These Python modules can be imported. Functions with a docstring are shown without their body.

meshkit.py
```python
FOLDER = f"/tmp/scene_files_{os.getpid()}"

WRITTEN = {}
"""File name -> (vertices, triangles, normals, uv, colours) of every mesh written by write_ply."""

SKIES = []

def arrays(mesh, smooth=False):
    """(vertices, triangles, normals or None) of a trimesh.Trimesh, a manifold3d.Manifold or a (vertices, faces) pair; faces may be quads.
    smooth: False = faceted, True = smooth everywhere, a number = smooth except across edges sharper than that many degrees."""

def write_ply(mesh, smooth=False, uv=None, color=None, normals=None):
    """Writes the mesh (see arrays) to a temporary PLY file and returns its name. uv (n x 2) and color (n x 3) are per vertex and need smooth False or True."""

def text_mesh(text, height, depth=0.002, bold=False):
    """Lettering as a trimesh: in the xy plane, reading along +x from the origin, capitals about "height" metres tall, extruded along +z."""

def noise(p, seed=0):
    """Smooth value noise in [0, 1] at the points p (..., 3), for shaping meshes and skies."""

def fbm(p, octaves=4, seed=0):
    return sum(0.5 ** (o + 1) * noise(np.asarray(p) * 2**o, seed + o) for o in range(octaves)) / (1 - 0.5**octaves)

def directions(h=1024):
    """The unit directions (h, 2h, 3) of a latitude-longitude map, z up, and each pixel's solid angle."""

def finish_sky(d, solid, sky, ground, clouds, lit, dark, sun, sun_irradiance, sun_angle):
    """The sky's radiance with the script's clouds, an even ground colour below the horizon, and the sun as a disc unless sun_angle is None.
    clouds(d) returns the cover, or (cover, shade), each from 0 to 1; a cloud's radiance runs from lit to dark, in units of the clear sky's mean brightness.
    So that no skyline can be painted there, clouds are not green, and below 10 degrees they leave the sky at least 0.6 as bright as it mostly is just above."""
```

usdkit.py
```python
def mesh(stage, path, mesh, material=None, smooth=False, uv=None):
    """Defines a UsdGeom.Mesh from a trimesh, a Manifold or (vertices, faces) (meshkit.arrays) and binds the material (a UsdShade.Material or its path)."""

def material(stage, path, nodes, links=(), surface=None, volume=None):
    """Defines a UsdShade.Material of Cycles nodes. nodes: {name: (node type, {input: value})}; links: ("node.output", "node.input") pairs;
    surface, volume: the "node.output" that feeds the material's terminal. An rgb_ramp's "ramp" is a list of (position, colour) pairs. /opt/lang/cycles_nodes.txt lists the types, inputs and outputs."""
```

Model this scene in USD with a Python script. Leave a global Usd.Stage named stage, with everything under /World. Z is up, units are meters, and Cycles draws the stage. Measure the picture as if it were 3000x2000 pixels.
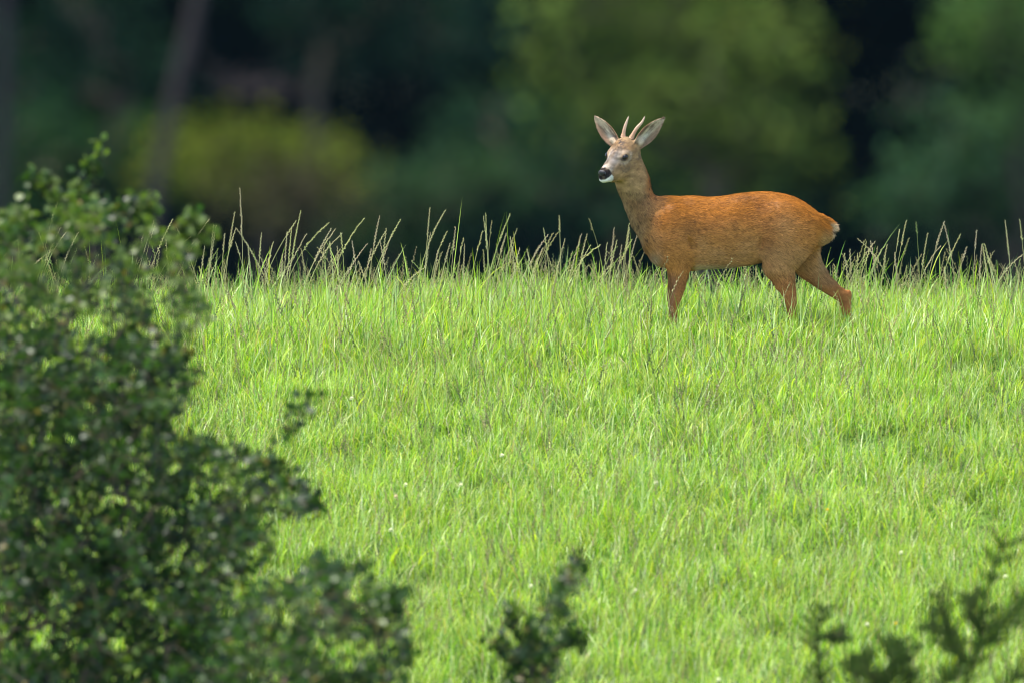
import math, random, numpy as np, usdkit, meshkit, trimesh
from pxr import Usd, UsdGeom, UsdLux, UsdShade, Gf, Sdf, Vt

stage = Usd.Stage.CreateInMemory()
UsdGeom.SetStageUpAxis(stage, 'Z'); UsdGeom.SetStageMetersPerUnit(stage, 1.0)
UsdGeom.Xform.Define(stage, '/World'); UsdGeom.Scope.Define(stage, '/World/Looks')

# ------------------------------------------------------------------ camera, sky, sun, exposure
FOCUS, CAMZ, PITCH = 115.0, 0.5, math.atan2(0.5 + 0.017, 115.0)
cam = UsdGeom.Camera.Define(stage, '/World/camera')
cam.CreateFocalLengthAttr(800.0); cam.CreateHorizontalApertureAttr(36.0); cam.CreateVerticalApertureAttr(24.0)
cam.CreateFStopAttr(2.8); cam.CreateFocusDistanceAttr(FOCUS); cam.CreateClippingRangeAttr(Gf.Vec2f(1.0, 5000.0))
cam.CreateExposureAttr(2.6)
HAZE = 0.000012
cx_ = UsdGeom.Xformable(cam)
cx_.AddTranslateOp().Set(Gf.Vec3d(0, -FOCUS, CAMZ)); cx_.AddRotateXOp().Set(90 - math.degrees(PITCH))

SUN = np.array([-0.22, -0.04, 0.95]); SUN = SUN / np.linalg.norm(SUN)
sun = UsdLux.DistantLight.Define(stage, '/World/sun_light')
sun.CreateIntensityAttr(0.4); sun.CreateAngleAttr(10.0); sun.CreateColorAttr(Gf.Vec3f(1.0, 0.95, 0.86)); sun.CreateNormalizeAttr(True)
q = Gf.Rotation(Gf.Vec3d(0, 0, 1), Gf.Vec3d(*map(float, SUN))).GetQuat()
UsdGeom.Xformable(sun).AddOrientOp(UsdGeom.XformOp.PrecisionDouble).Set(Gf.Quatd(q.GetReal(), q.GetImaginary()))
sky = UsdLux.DomeLight.Define(stage, '/World/sky')
sky.GetPrim().SetCustomDataByKey('kind', 'structure')
sky_mat = usdkit.material(stage, '/World/Looks/sky', {
    's': ('sky_texture', {'sky_type': 'single_scattering', 'sun_disc': False, 'sun_elevation': math.asin(SUN[2]), 'sun_rotation': math.atan2(SUN[0], SUN[1]), 'air_density': 1.0, 'aerosol_density': 2.0}),
    'b': ('background_shader', {'strength': 0.07})}, [('s.color', 'b.color')], surface='b.background')
UsdShade.MaterialBindingAPI.Apply(sky.GetPrim()).Bind(sky_mat)

# ------------------------------------------------------------------ helpers
PXM = 3000 / 36.0 * 800.0          # photograph pixels per radian (tangent)
def at(px, py, y):
    """The point at depth coordinate y that stands at photograph pixel (px, py): only used to lay out where things stand."""
    d = y + FOCUS
    s, c = math.sin(PITCH), math.cos(PITCH)
    tx, tz = (px - 1500) / PXM, (1000 - py) / PXM
    k = d / (c + tz * s)
    return np.array([tx * k, y, CAMZ + k * (tz * c - s)])
USED = {}
def numbered(name, parent='/World'):
    key = (parent, name); n = USED.get(key, 0); USED[key] = n + 1
    return name if n == 0 else f'{name}_{n:03d}'
def tag(prim, label=None, category=None, group=None, kind=None):
    for k, v in (('label', label), ('category', category), ('group', group), ('kind', kind)):
        if v: prim.SetCustomDataByKey(k, v)
    return prim
def thing(name, label, category, loc=(0, 0, 0), group=None):
    x = UsdGeom.Xform.Define(stage, '/World/' + numbered(name)); x.AddTranslateOp().Set(Gf.Vec3d(*map(float, loc)))
    return tag(x.GetPrim(), label, category, group)
def obj(name, mesh, mat, parent=None, smooth=False, colors=None, normals=None):
    """One Mesh prim under parent (or /World). colors and normals are per vertex."""
    pp = str(parent.GetPath()) if parent is not None else '/World'
    m = usdkit.mesh(stage, f'{pp}/{numbered(name, pp)}', mesh, mat, smooth=False if normals is not None else smooth)
    if normals is not None:
        m.CreateNormalsAttr(Vt.Vec3fArray.FromNumpy(np.asarray(normals, np.float32))); m.SetNormalsInterpolation('vertex')
    if colors is not None:
        UsdGeom.PrimvarsAPI(m).CreatePrimvar('tint', Sdf.ValueTypeNames.Color3fArray, 'vertex').Set(Vt.Vec3fArray.FromNumpy(np.clip(np.asarray(colors, np.float32), 0, 1)))
    return m.GetPrim()
class Geo:
    """Collects vertices, triangles and vertex colours of ONE mesh."""
    def __init__(s): s.v, s.f, s.c, s.n = [], [], [], 0
    def add(s, v, f, c=(0.2, 0.2, 0.2)):
        v = np.asarray(v, float); s.v.append(v); s.f.append(np.asarray(f, int) + s.n); s.n += len(v)
        c = np.asarray(c, float); s.c.append(np.broadcast_to(c, (len(v), 3)))
        return s
    def mesh(s): return np.vstack(s.v), np.vstack(s.f)
    def build(s, name, mat, parent=None, smooth=True): return obj(name, s.mesh(), mat, parent, smooth, np.vstack(s.c))
def tube(pts, rad, sides=6, cap=True):
    p = np.asarray(pts, float); n = len(p); t = np.gradient(p, axis=0); t /= np.linalg.norm(t, axis=1, keepdims=True) + 1e-12
    ref = np.array([0.31, 0.9, 0.3]); a = np.cross(t, ref); a /= np.linalg.norm(a, axis=1, keepdims=True) + 1e-12; b = np.cross(t, a)
    ang = np.arange(sides) * 2 * np.pi / sides; r = np.broadcast_to(np.asarray(rad, float), (n,))
    v = (p[:, None] + r[:, None, None] * (np.cos(ang)[None, :, None] * a[:, None] + np.sin(ang)[None, :, None] * b[:, None])).reshape(-1, 3)
    i, j = np.meshgrid(np.arange(n - 1), np.arange(sides), indexing='ij')
    qd = np.stack([i * sides + j, i * sides + (j + 1) % sides, (i + 1) * sides + (j + 1) % sides, (i + 1) * sides + j], -1).reshape(-1, 4)
    f = np.vstack([qd[:, [0, 2, 1]], qd[:, [0, 3, 2]]])
    if cap:
        v = np.vstack([v, p[-1:], p[:1]]); k = (n - 1) * sides; jj = np.arange(sides)
        f = np.vstack([f, np.stack([k + (jj + 1) % sides, k + jj, np.full(sides, n * sides)], 1)[:, [1, 0, 2]], np.stack([jj, (jj + 1) % sides, np.full(sides, n * sides + 1)], 1)[:, [1, 0, 2]]])
    return v, f
def spline(pts, n):
    from scipy.interpolate import CubicSpline
    p = np.asarray(pts, float); d = np.r_[0, np.cumsum(np.linalg.norm(np.diff(p[:, :3], axis=0), axis=1))]
    return CubicSpline(d, p, bc_type='natural')(np.linspace(0, d[-1], n))

# ------------------------------------------------------------------ materials
def leafy(name, trans=0.4, gloss=0.25, rough=0.35, vary=0.0, tmul=(1.15, 1.25, 0.6)):
    """Thin vegetation coloured by the mesh's own tint: diffuse, light through the blade, and a sheen."""
    nodes = {'a': ('attribute', {'attribute': 'tint'}), 'o': ('object_info', {}), 'mr': ('map_range', {'from_min': 0, 'from_max': 1, 'to_min': 1 - vary, 'to_max': 1 + vary}),
             'h': ('hsv', {'hue': 0.5, 'saturation': 1.0}), 'd': ('diffuse_bsdf', {}), 't': ('translucent_bsdf', {}),
             'tc': ('mix_color', {'blend_type': 'multiply', 'fac': 1.0, 'b': tmul}), 'g': ('glossy_bsdf', {'roughness': rough, 'color': (1, 1, 1)}), 'm': ('mix_closure', {'fac': trans}),
             'm2': ('mix_closure', {'fac': gloss})}
    links = [('o.random', 'mr.value'), ('a.color', 'h.color'), ('mr.result', 'h.value'), ('h.color', 'd.color'), ('h.color', 'tc.a'), ('tc.result', 't.color'),
             ('d.BSDF', 'm.closure1'), ('t.BSDF', 'm.closure2'), ('m.closure', 'm2.closure1'), ('g.BSDF', 'm2.closure2')]
    return usdkit.material(stage, '/World/Looks/' + name, nodes, links, surface='m2.closure')
def tinted(name, rough=0.8, spec=0.2, bump=None):
    nodes = {'a': ('attribute', {'attribute': 'tint'}), 'p': ('principled_bsdf', {'roughness': rough, 'specular_ior_level': spec})}
    links = [('a.color', 'p.base_color')]
    if bump:
        nodes |= {'n': ('noise_texture', {'scale': bump[0], 'detail': 4}), 'b': ('bump', {'strength': bump[1], 'distance': bump[2]}), 'ge': ('geometry', {})}
        links += [('ge.position', 'n.vector'), ('n.fac', 'b.height'), ('b.normal', 'p.normal')]
    return usdkit.material(stage, '/World/Looks/' + name, nodes, links, surface='p.BSDF')
M_grass = leafy('grass_blade', 0.5, 0.03, 0.45, 0.20, (1.05, 1.22, 0.42))
M_stem = leafy('grass_stem', 0.3, 0.02, 0.5, 0.0)
M_leaf = leafy('hawthorn_leaf', 0.4, 0.022, 0.42, 0.0)
M_tree = leafy('tree_leaf', 0.35, 0.0, 0.6, 0.0)
M_bark = tinted('bark', 0.95, 0.0, (30, 0.6, 0.02))
# ------------------------------------------------------------------ the setting: one sheet of meadow, crest, dip and wooded rise
PY = [-2000, -400, -125, -105, -60, -34, -22, -14, -9, -0.6, 0.4, 1.2, 2.2, 4, 8, 16, 40, 110, 150, 230, 420, 700, 3000]
PZ = [-14, -6, -1.3, -1.6, -4.2, -4.3, -4.2, -3.35, -2.25, -0.115, 0.055, 0.100, 0.085, -0.12, -0.8, -2.2, -4.2, -4.4, -4.0, -1.0, 24, 45, 60]
from scipy.interpolate import PchipInterpolator
_prof = PchipInterpolator(PY, PZ)
def ground(x, y):
    x, y = np.asarray(x, float), np.asarray(y, float)
    p = np.stack(np.broadcast_arrays(x, y, 0 * x), -1)
    near = np.exp(-(y / 40) ** 2)
    return _prof(np.clip(y, -2000, 3000)) - 0.004 * near * np.abs(x) ** 1.5 * (np.abs(x) < 60) + 0.06 * (meshkit.fbm(p * 0.55 + 7.3, 3, 3) - 0.5) + (1.5 * (meshkit.fbm(p * 0.02 + 3.1, 3, 5) - 0.5)) * (1 - near)
def _axis(fine, steps):
    a = [0.0]
    for lim, st in steps:
        while a[-1] < lim: a.append(a[-1] + st)
    return np.array(a)
_xs = _axis(0, [(6, .25), (20, 1), (100, 5), (600, 40), (2400, 300)]); _xs = np.r_[-_xs[:0:-1], _xs]
_ys = np.r_[np.arange(-2000, -400, 200), np.arange(-400, -120, 20), np.arange(-120, -34, 4), np.arange(-34, -10, 1), np.arange(-10, 6, .2), np.arange(6, 40, 1), np.arange(40, 260, 5), np.arange(260, 700, 20), np.arange(700, 3001, 150)]
gx, gy = np.meshgrid(_xs, _ys, indexing='ij'); gz = ground(gx, gy)
ii, jj = np.meshgrid(np.arange(len(_xs) - 1), np.arange(len(_ys) - 1), indexing='ij'); ny = len(_ys)
gq = np.stack([ii * ny + jj, (ii + 1) * ny + jj, (ii + 1) * ny + jj + 1, ii * ny + jj + 1], -1).reshape(-1, 4)
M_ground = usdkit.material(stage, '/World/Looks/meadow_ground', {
    'ge': ('geometry', {}), 'n': ('noise_texture', {'scale': 1.3, 'detail': 5}), 'n2': ('noise_texture', {'scale': 14, 'detail': 4}),
    'r': ('rgb_ramp', {'ramp': [(0.3, (.045, .085, .014)), (0.55, (.07, .13, .02)), (0.75, (.10, .15, .03))]}), 'r2': ('rgb_ramp', {'ramp': [(0.3, (.45, .45, .4)), (0.7, (1.2, 1.2, 1.1))]}),
    'm': ('mix_color', {'blend_type': 'multiply', 'fac': 1.0, 'use_clamp': False}),
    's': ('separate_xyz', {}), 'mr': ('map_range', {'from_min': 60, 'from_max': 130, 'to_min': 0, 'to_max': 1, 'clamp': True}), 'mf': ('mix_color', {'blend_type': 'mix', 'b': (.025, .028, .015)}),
    'b': ('bump', {'strength': 0.8, 'distance': 0.03}), 'p': ('principled_bsdf', {'roughness': 0.9, 'specular_ior_level': 0.1})},
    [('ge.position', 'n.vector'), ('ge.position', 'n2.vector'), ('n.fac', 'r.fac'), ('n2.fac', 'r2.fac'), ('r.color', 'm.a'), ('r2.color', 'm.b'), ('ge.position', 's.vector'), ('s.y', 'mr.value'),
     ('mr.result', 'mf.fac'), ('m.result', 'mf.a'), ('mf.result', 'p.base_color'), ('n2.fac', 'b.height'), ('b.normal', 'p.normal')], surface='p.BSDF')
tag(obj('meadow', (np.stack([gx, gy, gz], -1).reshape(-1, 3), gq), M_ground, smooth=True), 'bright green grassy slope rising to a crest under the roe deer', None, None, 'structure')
# ------------------------------------------------------------------ thin summer haze over the whole place
M_haze = usdkit.material(stage, '/World/Looks/haze', {'v': ('principled_volume', {'color': (.42, .78, 1.0), 'density': HAZE, 'anisotropy': 0.0})}, volume='v.volume')
_hz = trimesh.creation.box(bounds=[(-2950, -2150, -16), (2950, 3150, 95)])
tag(obj('haze', (np.array(_hz.vertices), np.array(_hz.faces)), M_haze), 'thin bluish summer haze between the camera and the wood', None, None, 'stuff')
# ------------------------------------------------------------------ the wood beyond the dip
rngF = np.random.default_rng(11)
def skeleton(base, targets, jitter, rng, up=0.0):
    """Branches: every target hangs on the nearest point already reached; returns nodes, parents and loads."""
    nodes, par = [np.asarray(base, float)], [-1]; B = np.zeros((len(targets) * 6 + 1, 3)); R = np.zeros(len(B)); B[0] = base; done = 1
    for t in sorted(map(np.asarray, targets), key=lambda t: np.linalg.norm(t - base)):
        m = len(nodes); B[done:m] = nodes[done:m] if m > done else B[done:m]; R[done:m] = np.linalg.norm(B[done:m] - base, axis=1); done = m
        d = np.linalg.norm(B[:m] - t, axis=1) + 0.25 * R[:m] + 1e3 * (R[:m] > np.linalg.norm(t - base))
        k = int(np.argmin(d)); a = nodes[k]; L = np.linalg.norm(t - a); n = max(2, int(L / max(jitter * 6, 1e-3))); n = min(n, 6)
        for i in range(1, n + 1):
            s = i / n; p = a + (t - a) * s + rng.normal(0, jitter, 3) * (i < n); p[2] += up * L * math.sin(math.pi * s)
            nodes.append(p); par.append(k if i == 1 else len(nodes) - 2)
    load = np.zeros(len(nodes))
    has = np.zeros(len(nodes), bool); has[[p for p in par if p >= 0]] = True
    load[~has] = 1
    for i in range(len(nodes) - 1, 0, -1): load[par[i]] += load[i]
    return np.array(nodes), np.array(par), load
def limb_geo(nodes, par, load, r0, rmin, col, rng, sides=5, power=0.45):
    """The skeleton as tapered tubes, followed from tip to fork."""
    g = Geo(); rad = np.maximum(r0 * (load / load.max()) ** power, rmin); kids = {}
    for i, p in enumerate(par):
        if p >= 0: kids.setdefault(p, []).append(i)
    todo = [(0, k) for k in kids.get(0, [])]
    while todo:
        a, b = todo.pop(); run = [a, b]
        while run[-1] in kids:
            ks = sorted(kids[run[-1]], key=lambda k: -load[k])
            todo += [(run[-1], k) for k in ks[1:]]; run.append(ks[0])
        r = rad[run].copy(); r[0] = min(r[0], r[1] * 1.3) if a else r[0]; r[-1] *= 0.5
        v, f = tube(nodes[run], r, sides); g.add(v, f, np.asarray(col) * rng.uniform(0.8, 1.2))
    return g
LEAF4 = np.array([[0, 0, 0], [0.34, 0.42, 0.05], [0, 1, 0], [-0.34, 0.42, 0.05]])
def leaf_cards(g, pos, size, nrm, cols, rng):
    """Leaf-sized folded rhombs at pos, lying roughly across nrm."""
    n = len(pos); nrm = nrm / (np.linalg.norm(nrm, axis=1, keepdims=True) + 1e-9)
    d = rng.normal(size=(n, 3)); d -= (d * nrm).sum(1, keepdims=True) * nrm; d /= np.linalg.norm(d, axis=1, keepdims=True) + 1e-9; s = np.cross(d, nrm)
    L = LEAF4[None] * np.asarray(size).reshape(-1, 1, 1)
    v = pos[:, None] + L[..., :1] * s[:, None] + L[..., 1:2] * d[:, None] + L[..., 2:] * nrm[:, None]
    f = (np.arange(n)[:, None, None] * 4 + np.array([[0, 1, 2], [0, 2, 3]])[None]).reshape(-1, 3)
    g.add(v.reshape(-1, 3), f, np.repeat(cols, 4, axis=0))
def make_tree(name, label, category, base, blobs, col, trunk_r, bark=(.055, .046, .036), leaf=0.17, dens=900, clump=0.45, group=None, rng=rngF, var=0.25, lean=None, seed_up=0.05):
    """A tree or shrub: trunk with limbs (one part) and a crown of leaf clumps that fills the given ellipsoids (centre, radii)."""
    base = np.array(base, float); base[2] = float(ground(base[0], base[1])) - 0.1
    t = thing(name, label, category, base, group); P, N, C, tg = [], [], [], []
    for c, r in blobs:
        c, r = np.asarray(c, float), np.asarray(r, float)
        nc = max(6, int(dens * (r[0] * r[1] * r[2]) ** (2 / 3) / 60))
        d = rng.normal(size=(nc, 3)); d /= np.linalg.norm(d, axis=1, keepdims=True); rr = rng.uniform(0.25, 1.0, nc) ** 0.45
        cc = c + d * rr[:, None] * r * (0.8 + 0.35 * meshkit.noise(d * 1.7 + c * 0.3, 4)[:, None])
        tg += list(cc[:: max(1, nc // 22)])
        tone = 1 + var * rng.normal(size=nc)
        m = 60
        off = np.clip(rng.normal(size=(nc, m, 3)), -1.7, 1.7) * np.array([clump, clump, clump * 0.55]) * rng.uniform(.6, 1.2, (nc, 1, 1))
        P.append((cc[:, None] + off).reshape(-1, 3)); nn = rng.normal(size=(nc, m, 3)) * 0.75 + np.array([0, 0, 0.8]) + 0.35 * d[:, None]; N.append(nn.reshape(-1, 3))
        C.append((np.asarray(col) * np.array([.25, .33, .42]) * np.clip(tone, .4, 1.8)[:, None, None] * rng.uniform(0.75, 1.25, (nc, m, 1)) * (1 + rng.normal(0, .06, (nc, m, 3)))).reshape(-1, 3))
    P, N, C = np.vstack(P) - base, np.vstack(N), np.vstack(C)
    first = (blobs[0][0] - base) * np.array([.6, .6, 0.55]) if lean is None else np.asarray(lean, float) - base
    trunk = spline([np.zeros(3), first * 0.5 + rng.normal(0, .06, 3), first], 7)
    gt = Geo(); v, f = tube(trunk, np.linspace(trunk_r * 1.25, trunk_r * 0.8, 7), 9); gt.add(v, f, bark)
    nodes, par, load = skeleton(first, [p - base for p in tg], 0.10, rng, seed_up)
    lg = limb_geo(nodes, par, load, trunk_r * 0.78, 0.012, bark, rng)
    gt.build('trunk', M_bark, t); lg.build('limbs', M_bark, t)
    g = Geo(); leaf_cards(g, P, rng.uniform(.7, 1.3, len(P)) * leaf, N, C, rng); g.build('crown', M_tree, t, smooth=False)
    return t
def blob(px, py, rx, rz, y, ry=None):
    k = (y + FOCUS) / PXM; return at(px, py, y), np.array([rx * k, (ry if ry else max(rx, rz)) * k, rz * k])
# front edge of the wood, left to right
make_tree('ash_tree', 'dark green ash tree filling the upper left corner behind the hawthorn', 'tree', at(330, 900, 158), [blob(190, 120, 300, 210, 158), blob(420, -250, 500, 260, 160), blob(60, 330, 160, 130, 156)], (.030, .062, .030), .17)
make_tree('field_maple', 'mid green low tree right behind the top of the hawthorn', 'tree', at(300, 1000, 146), [blob(370, 470, 170, 150, 146), blob(180, 560, 160, 130, 146), blob(60, 480, 80, 120, 148)], (.060, .110, .032), .10)
make_tree('golden_shrub', 'golden olive rounded shrub glowing left of centre in the wood', 'shrub', at(760, 1100, 142), [blob(720, 430, 150, 70, 142), blob(590, 460, 80, 70, 142), blob(850, 480, 40, 60, 143)], (.30, .28, .032), .07, leaf=.14)
make_tree('bronze_shrub', 'brownish bronze shrub below the golden shrub', 'shrub', at(840, 1100, 140), [blob(830, 590, 70, 50, 140), blob(890, 560, 30, 60, 140)], (.17, .12, .05), .05, leaf=.12)
make_tree('hazel_bush', 'low mid green bush above the crest grass left of the deer', 'bush', at(1290, 1100, 150), [blob(1250, 560, 200, 90, 150), blob(1400, 490, 120, 80, 151), blob(1120, 640, 120, 60, 150)], (.085, .135, .045), .06, leaf=.14)
make_tree('oak_tree', 'big olive green tree lit through its crown behind the roe deer', 'tree', at(1950, 1100, 152), [blob(2130, 190, 250, 190, 152), blob(1850, 130, 330, 210, 153), blob(2180, 430, 230, 120, 152), blob(1950, 330, 260, 150, 152), blob(1900, -300, 650, 300, 155)], (.270, .300, .050), .19)
make_tree('hornbeam_tree', 'dull green bushy tree directly behind the deer head', 'tree', at(1700, 1100, 160), [blob(1640, 470, 260, 150, 160), blob(1900, 560, 260, 120, 160), blob(1480, 400, 150, 130, 163), blob(2180, 620, 170, 80, 160)], (.040, .080, .034), .13)
make_tree('willow_tree', 'blue green willowy tree at the right edge of the wood', 'tree', at(2900, 1100, 150), [blob(2870, 420, 210, 150, 150), blob(2790, 570, 160, 90, 150), blob(3010, 600, 170, 110, 150)], (.100, .170, .065), .10)
make_tree('birch_tree', 'pale green slender tree in the top right corner of the wood', 'tree', at(3010, 1100, 147), [blob(2950, 110, 90, 110, 147), blob(3060, 250, 110, 140, 147), blob(3020, -150, 140, 140, 147)], (.200, .280, .060), .08)
make_tree('elder_tree', 'dark green tree at the top of the photo left of centre', 'tree', at(1010, 1100, 165), [blob(940, 90, 150, 130, 165), blob(1120, -80, 200, 150, 165), blob(1330, 60, 120, 130, 168)], (.032, .066, .036), .11)
# bare and slanting stems
def bare_tree(name, label, pts, rad, bark, twig_blobs, y):
    p = np.array([at(a, b, yy) for a, b, yy in pts]); base = p[0].copy(); base[2] = float(ground(base[0], base[1])) - 0.1; p = np.vstack([base, p[1:]])
    t = thing(name, label, 'tree', base); q = spline(p - base, 16)
    g = Geo(); v, f = tube(q, np.linspace(rad * 1.2, rad * .8, 16), 10); g.add(v, f, bark); g.build('trunk', M_bark, t)
    for c, r in twig_blobs:
        d = rngF.normal(size=(60, 3)); d /= np.linalg.norm(d, axis=1, keepdims=True); tg = c + d * r * rngF.uniform(.2, 1, (60, 1)) - base
        k = int(np.argmin(np.linalg.norm(q - (c - base), axis=1)))
        nodes, par, load = skeleton(q[k], tg, 0.05, rngF, 0.05)
        limb_geo(nodes, par, load, rad * .6, .012, np.asarray(bark) * .8, rngF, power=.4).build('dead_limbs', M_bark, t)
bare_tree('slanting_pine', 'slanting brown tree trunk above the golden shrub', [(440, 1200, 139), (480, 420, 139), (530, 200, 139), (590, -60, 139), (640, -500, 139)], .088, (.036, .030, .030), [blob(790, 250, 210, 80, 142)], 139)
bare_tree('upright_pine', 'grey brown upright trunk cut by the left edge of the photo', [(0, 1200, 140), (5, 400, 140), (14, 100, 140), (20, -400, 140)], .085, (.028, .026, .028), [], 140)
# the dark depth of the wood
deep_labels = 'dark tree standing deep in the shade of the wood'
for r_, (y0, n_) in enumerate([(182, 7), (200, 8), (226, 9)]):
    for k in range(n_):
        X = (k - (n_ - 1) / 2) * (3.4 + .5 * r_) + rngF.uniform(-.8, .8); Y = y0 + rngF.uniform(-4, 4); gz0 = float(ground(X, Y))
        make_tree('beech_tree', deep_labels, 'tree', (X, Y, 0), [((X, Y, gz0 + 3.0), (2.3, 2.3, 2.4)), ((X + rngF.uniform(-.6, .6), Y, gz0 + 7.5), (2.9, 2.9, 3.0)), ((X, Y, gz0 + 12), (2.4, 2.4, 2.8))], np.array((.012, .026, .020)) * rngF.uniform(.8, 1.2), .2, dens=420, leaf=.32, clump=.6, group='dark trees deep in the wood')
# ------------------------------------------------------------------ meadow grass
rngG = np.random.default_rng(21)
def blade(g, root, h, az, lean, curl, w, col, tipc, seg=5, twist=0.0):
    """One grass blade: a tapering folded strip that bends over."""
    t = np.linspace(0, 1, seg + 1); th = lean + curl * t ** 1.4; ds = h / seg
    r = np.r_[0, np.cumsum(np.sin(th[1:]) * ds)]; z = np.r_[0, np.cumsum(np.cos(th[1:]) * ds)]
    d = np.array([math.cos(az), math.sin(az), 0]); p = root + r[:, None] * d + z[:, None] * np.array([0, 0, 1.0])
    fa = az + math.pi / 2 + twist * t; s = np.stack([np.cos(fa), np.sin(fa), 0 * t], 1); ww = w * np.minimum(1, .55 + 2 * t) * (1 - t ** 2.2) ** .8
    v = np.empty((2 * seg + 1, 3)); v[0:-1:2] = p[:-1] - s[:-1] * ww[:-1, None] / 2; v[1:-1:2] = p[:-1] + s[:-1] * ww[:-1, None] / 2; v[-1] = p[-1]
    f = []
    for i in range(seg - 1): a = 2 * i; f += [[a, a + 1, a + 3], [a, a + 3, a + 2]]
    f.append([2 * seg - 2, 2 * seg - 1, 2 * seg])
    tt = np.r_[np.repeat(t[:-1], 2), 1][:, None]; g.add(v, f, np.asarray(col) * (1 - tt) * .85 + np.asarray(col) * tt * .15 + np.asarray(tipc) * tt * .85 + 0 * v)
GREENS = np.array([[.240, .390, .018], [.300, .450, .020], [.165, .330, .026], [.330, .460, .070], [.080, .195, .024], [.460, .540, .230], [.225, .380, .075], [.380, .440, .018], [.120, .280, .022], [.430, .530, .230], [.300, .440, .130]])
DRY = np.array([[.42, .36, .20], [.50, .45, .28], [.36, .27, .15]])
def stalk(g, h, az, lean, curl, thick=.0026, head=.17, kind=0, rng=rngG, root=np.zeros(3), hc=(.36, .34, .15), sc=(.24, .30, .08), gh=None):
    """A flowering stem with its ear of spikelets (gh: where the ear goes, if apart)."""
    n = 12; t = np.linspace(0, 1, n); th = lean + curl * t ** 1.5; ds = h / (n - 1); d = np.array([math.cos(az), math.sin(az), 0])
    p = root + np.r_[0, np.cumsum(np.sin(th[1:]) * ds)][:, None] * d + np.r_[0, np.cumsum(np.cos(th[1:]) * ds)][:, None] * np.array([0, 0, 1.])
    v, f = tube(p, np.linspace(thick, thick * .45, n) / 2, 4, False); g.add(v, f, np.asarray(sc) * (1 - t.repeat(4)[:, None]) + np.asarray(hc) * t.repeat(4)[:, None])
    e = gh if gh is not None else g; m = int(head / .0085); up = np.array([0, 0, 1.])
    for i in range(m):
        u = 1 - head / h * (1 - i / m); k = min(int(u * (n - 1)), n - 2); q = p[k] + (p[k + 1] - p[k]) * (u * (n - 1) - k); ax = p[k + 1] - p[k]; ax /= np.linalg.norm(ax); s0 = np.cross(ax, [.3, 1, .1]); s0 /= np.linalg.norm(s0)
        s0 = s0 * (1 if i % 2 else -1); s1 = np.cross(ax, s0); L = (.0140 if kind == 0 else .012) * rng.uniform(.8, 1.25) * (1 - .45 * (i / m)); W = L * (.24 if kind == 0 else .36); out = .42 if kind == 0 else .8
        if kind == 1: a = rng.uniform(0, 6.28); s0, s1 = s0 * math.cos(a) + s1 * math.sin(a), s1 * math.cos(a) - s0 * math.sin(a)
        dr = ax + s0 * out; dr /= np.linalg.norm(dr); b = q + s0 * .0006
        vv = np.array([b, b + dr * L * .5 + s1 * W, b + dr * L, b + dr * L * .5 - s1 * W, b + dr * L * .45 + np.cross(dr, s1) * W * .8, b + dr * L * .45 - np.cross(dr, s1) * W * .8])
        e.add(vv, [[0, 1, 4], [1, 2, 4], [2, 3, 4], [3, 0, 4], [1, 0, 5], [2, 1, 5], [3, 2, 5], [0, 3, 5]], np.asarray(hc) * rng.uniform(.75, 1.25))
    return p
gi = UsdGeom.PointInstancer.Define(stage, '/World/grass'); tag(gi.GetPrim(), 'fresh green meadow grass of fine arching blades covering the slope', 'grass', None, 'stuff')
UsdGeom.Scope.Define(stage, '/World/grass/tufts'); protos = []
NT = 16
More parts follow.
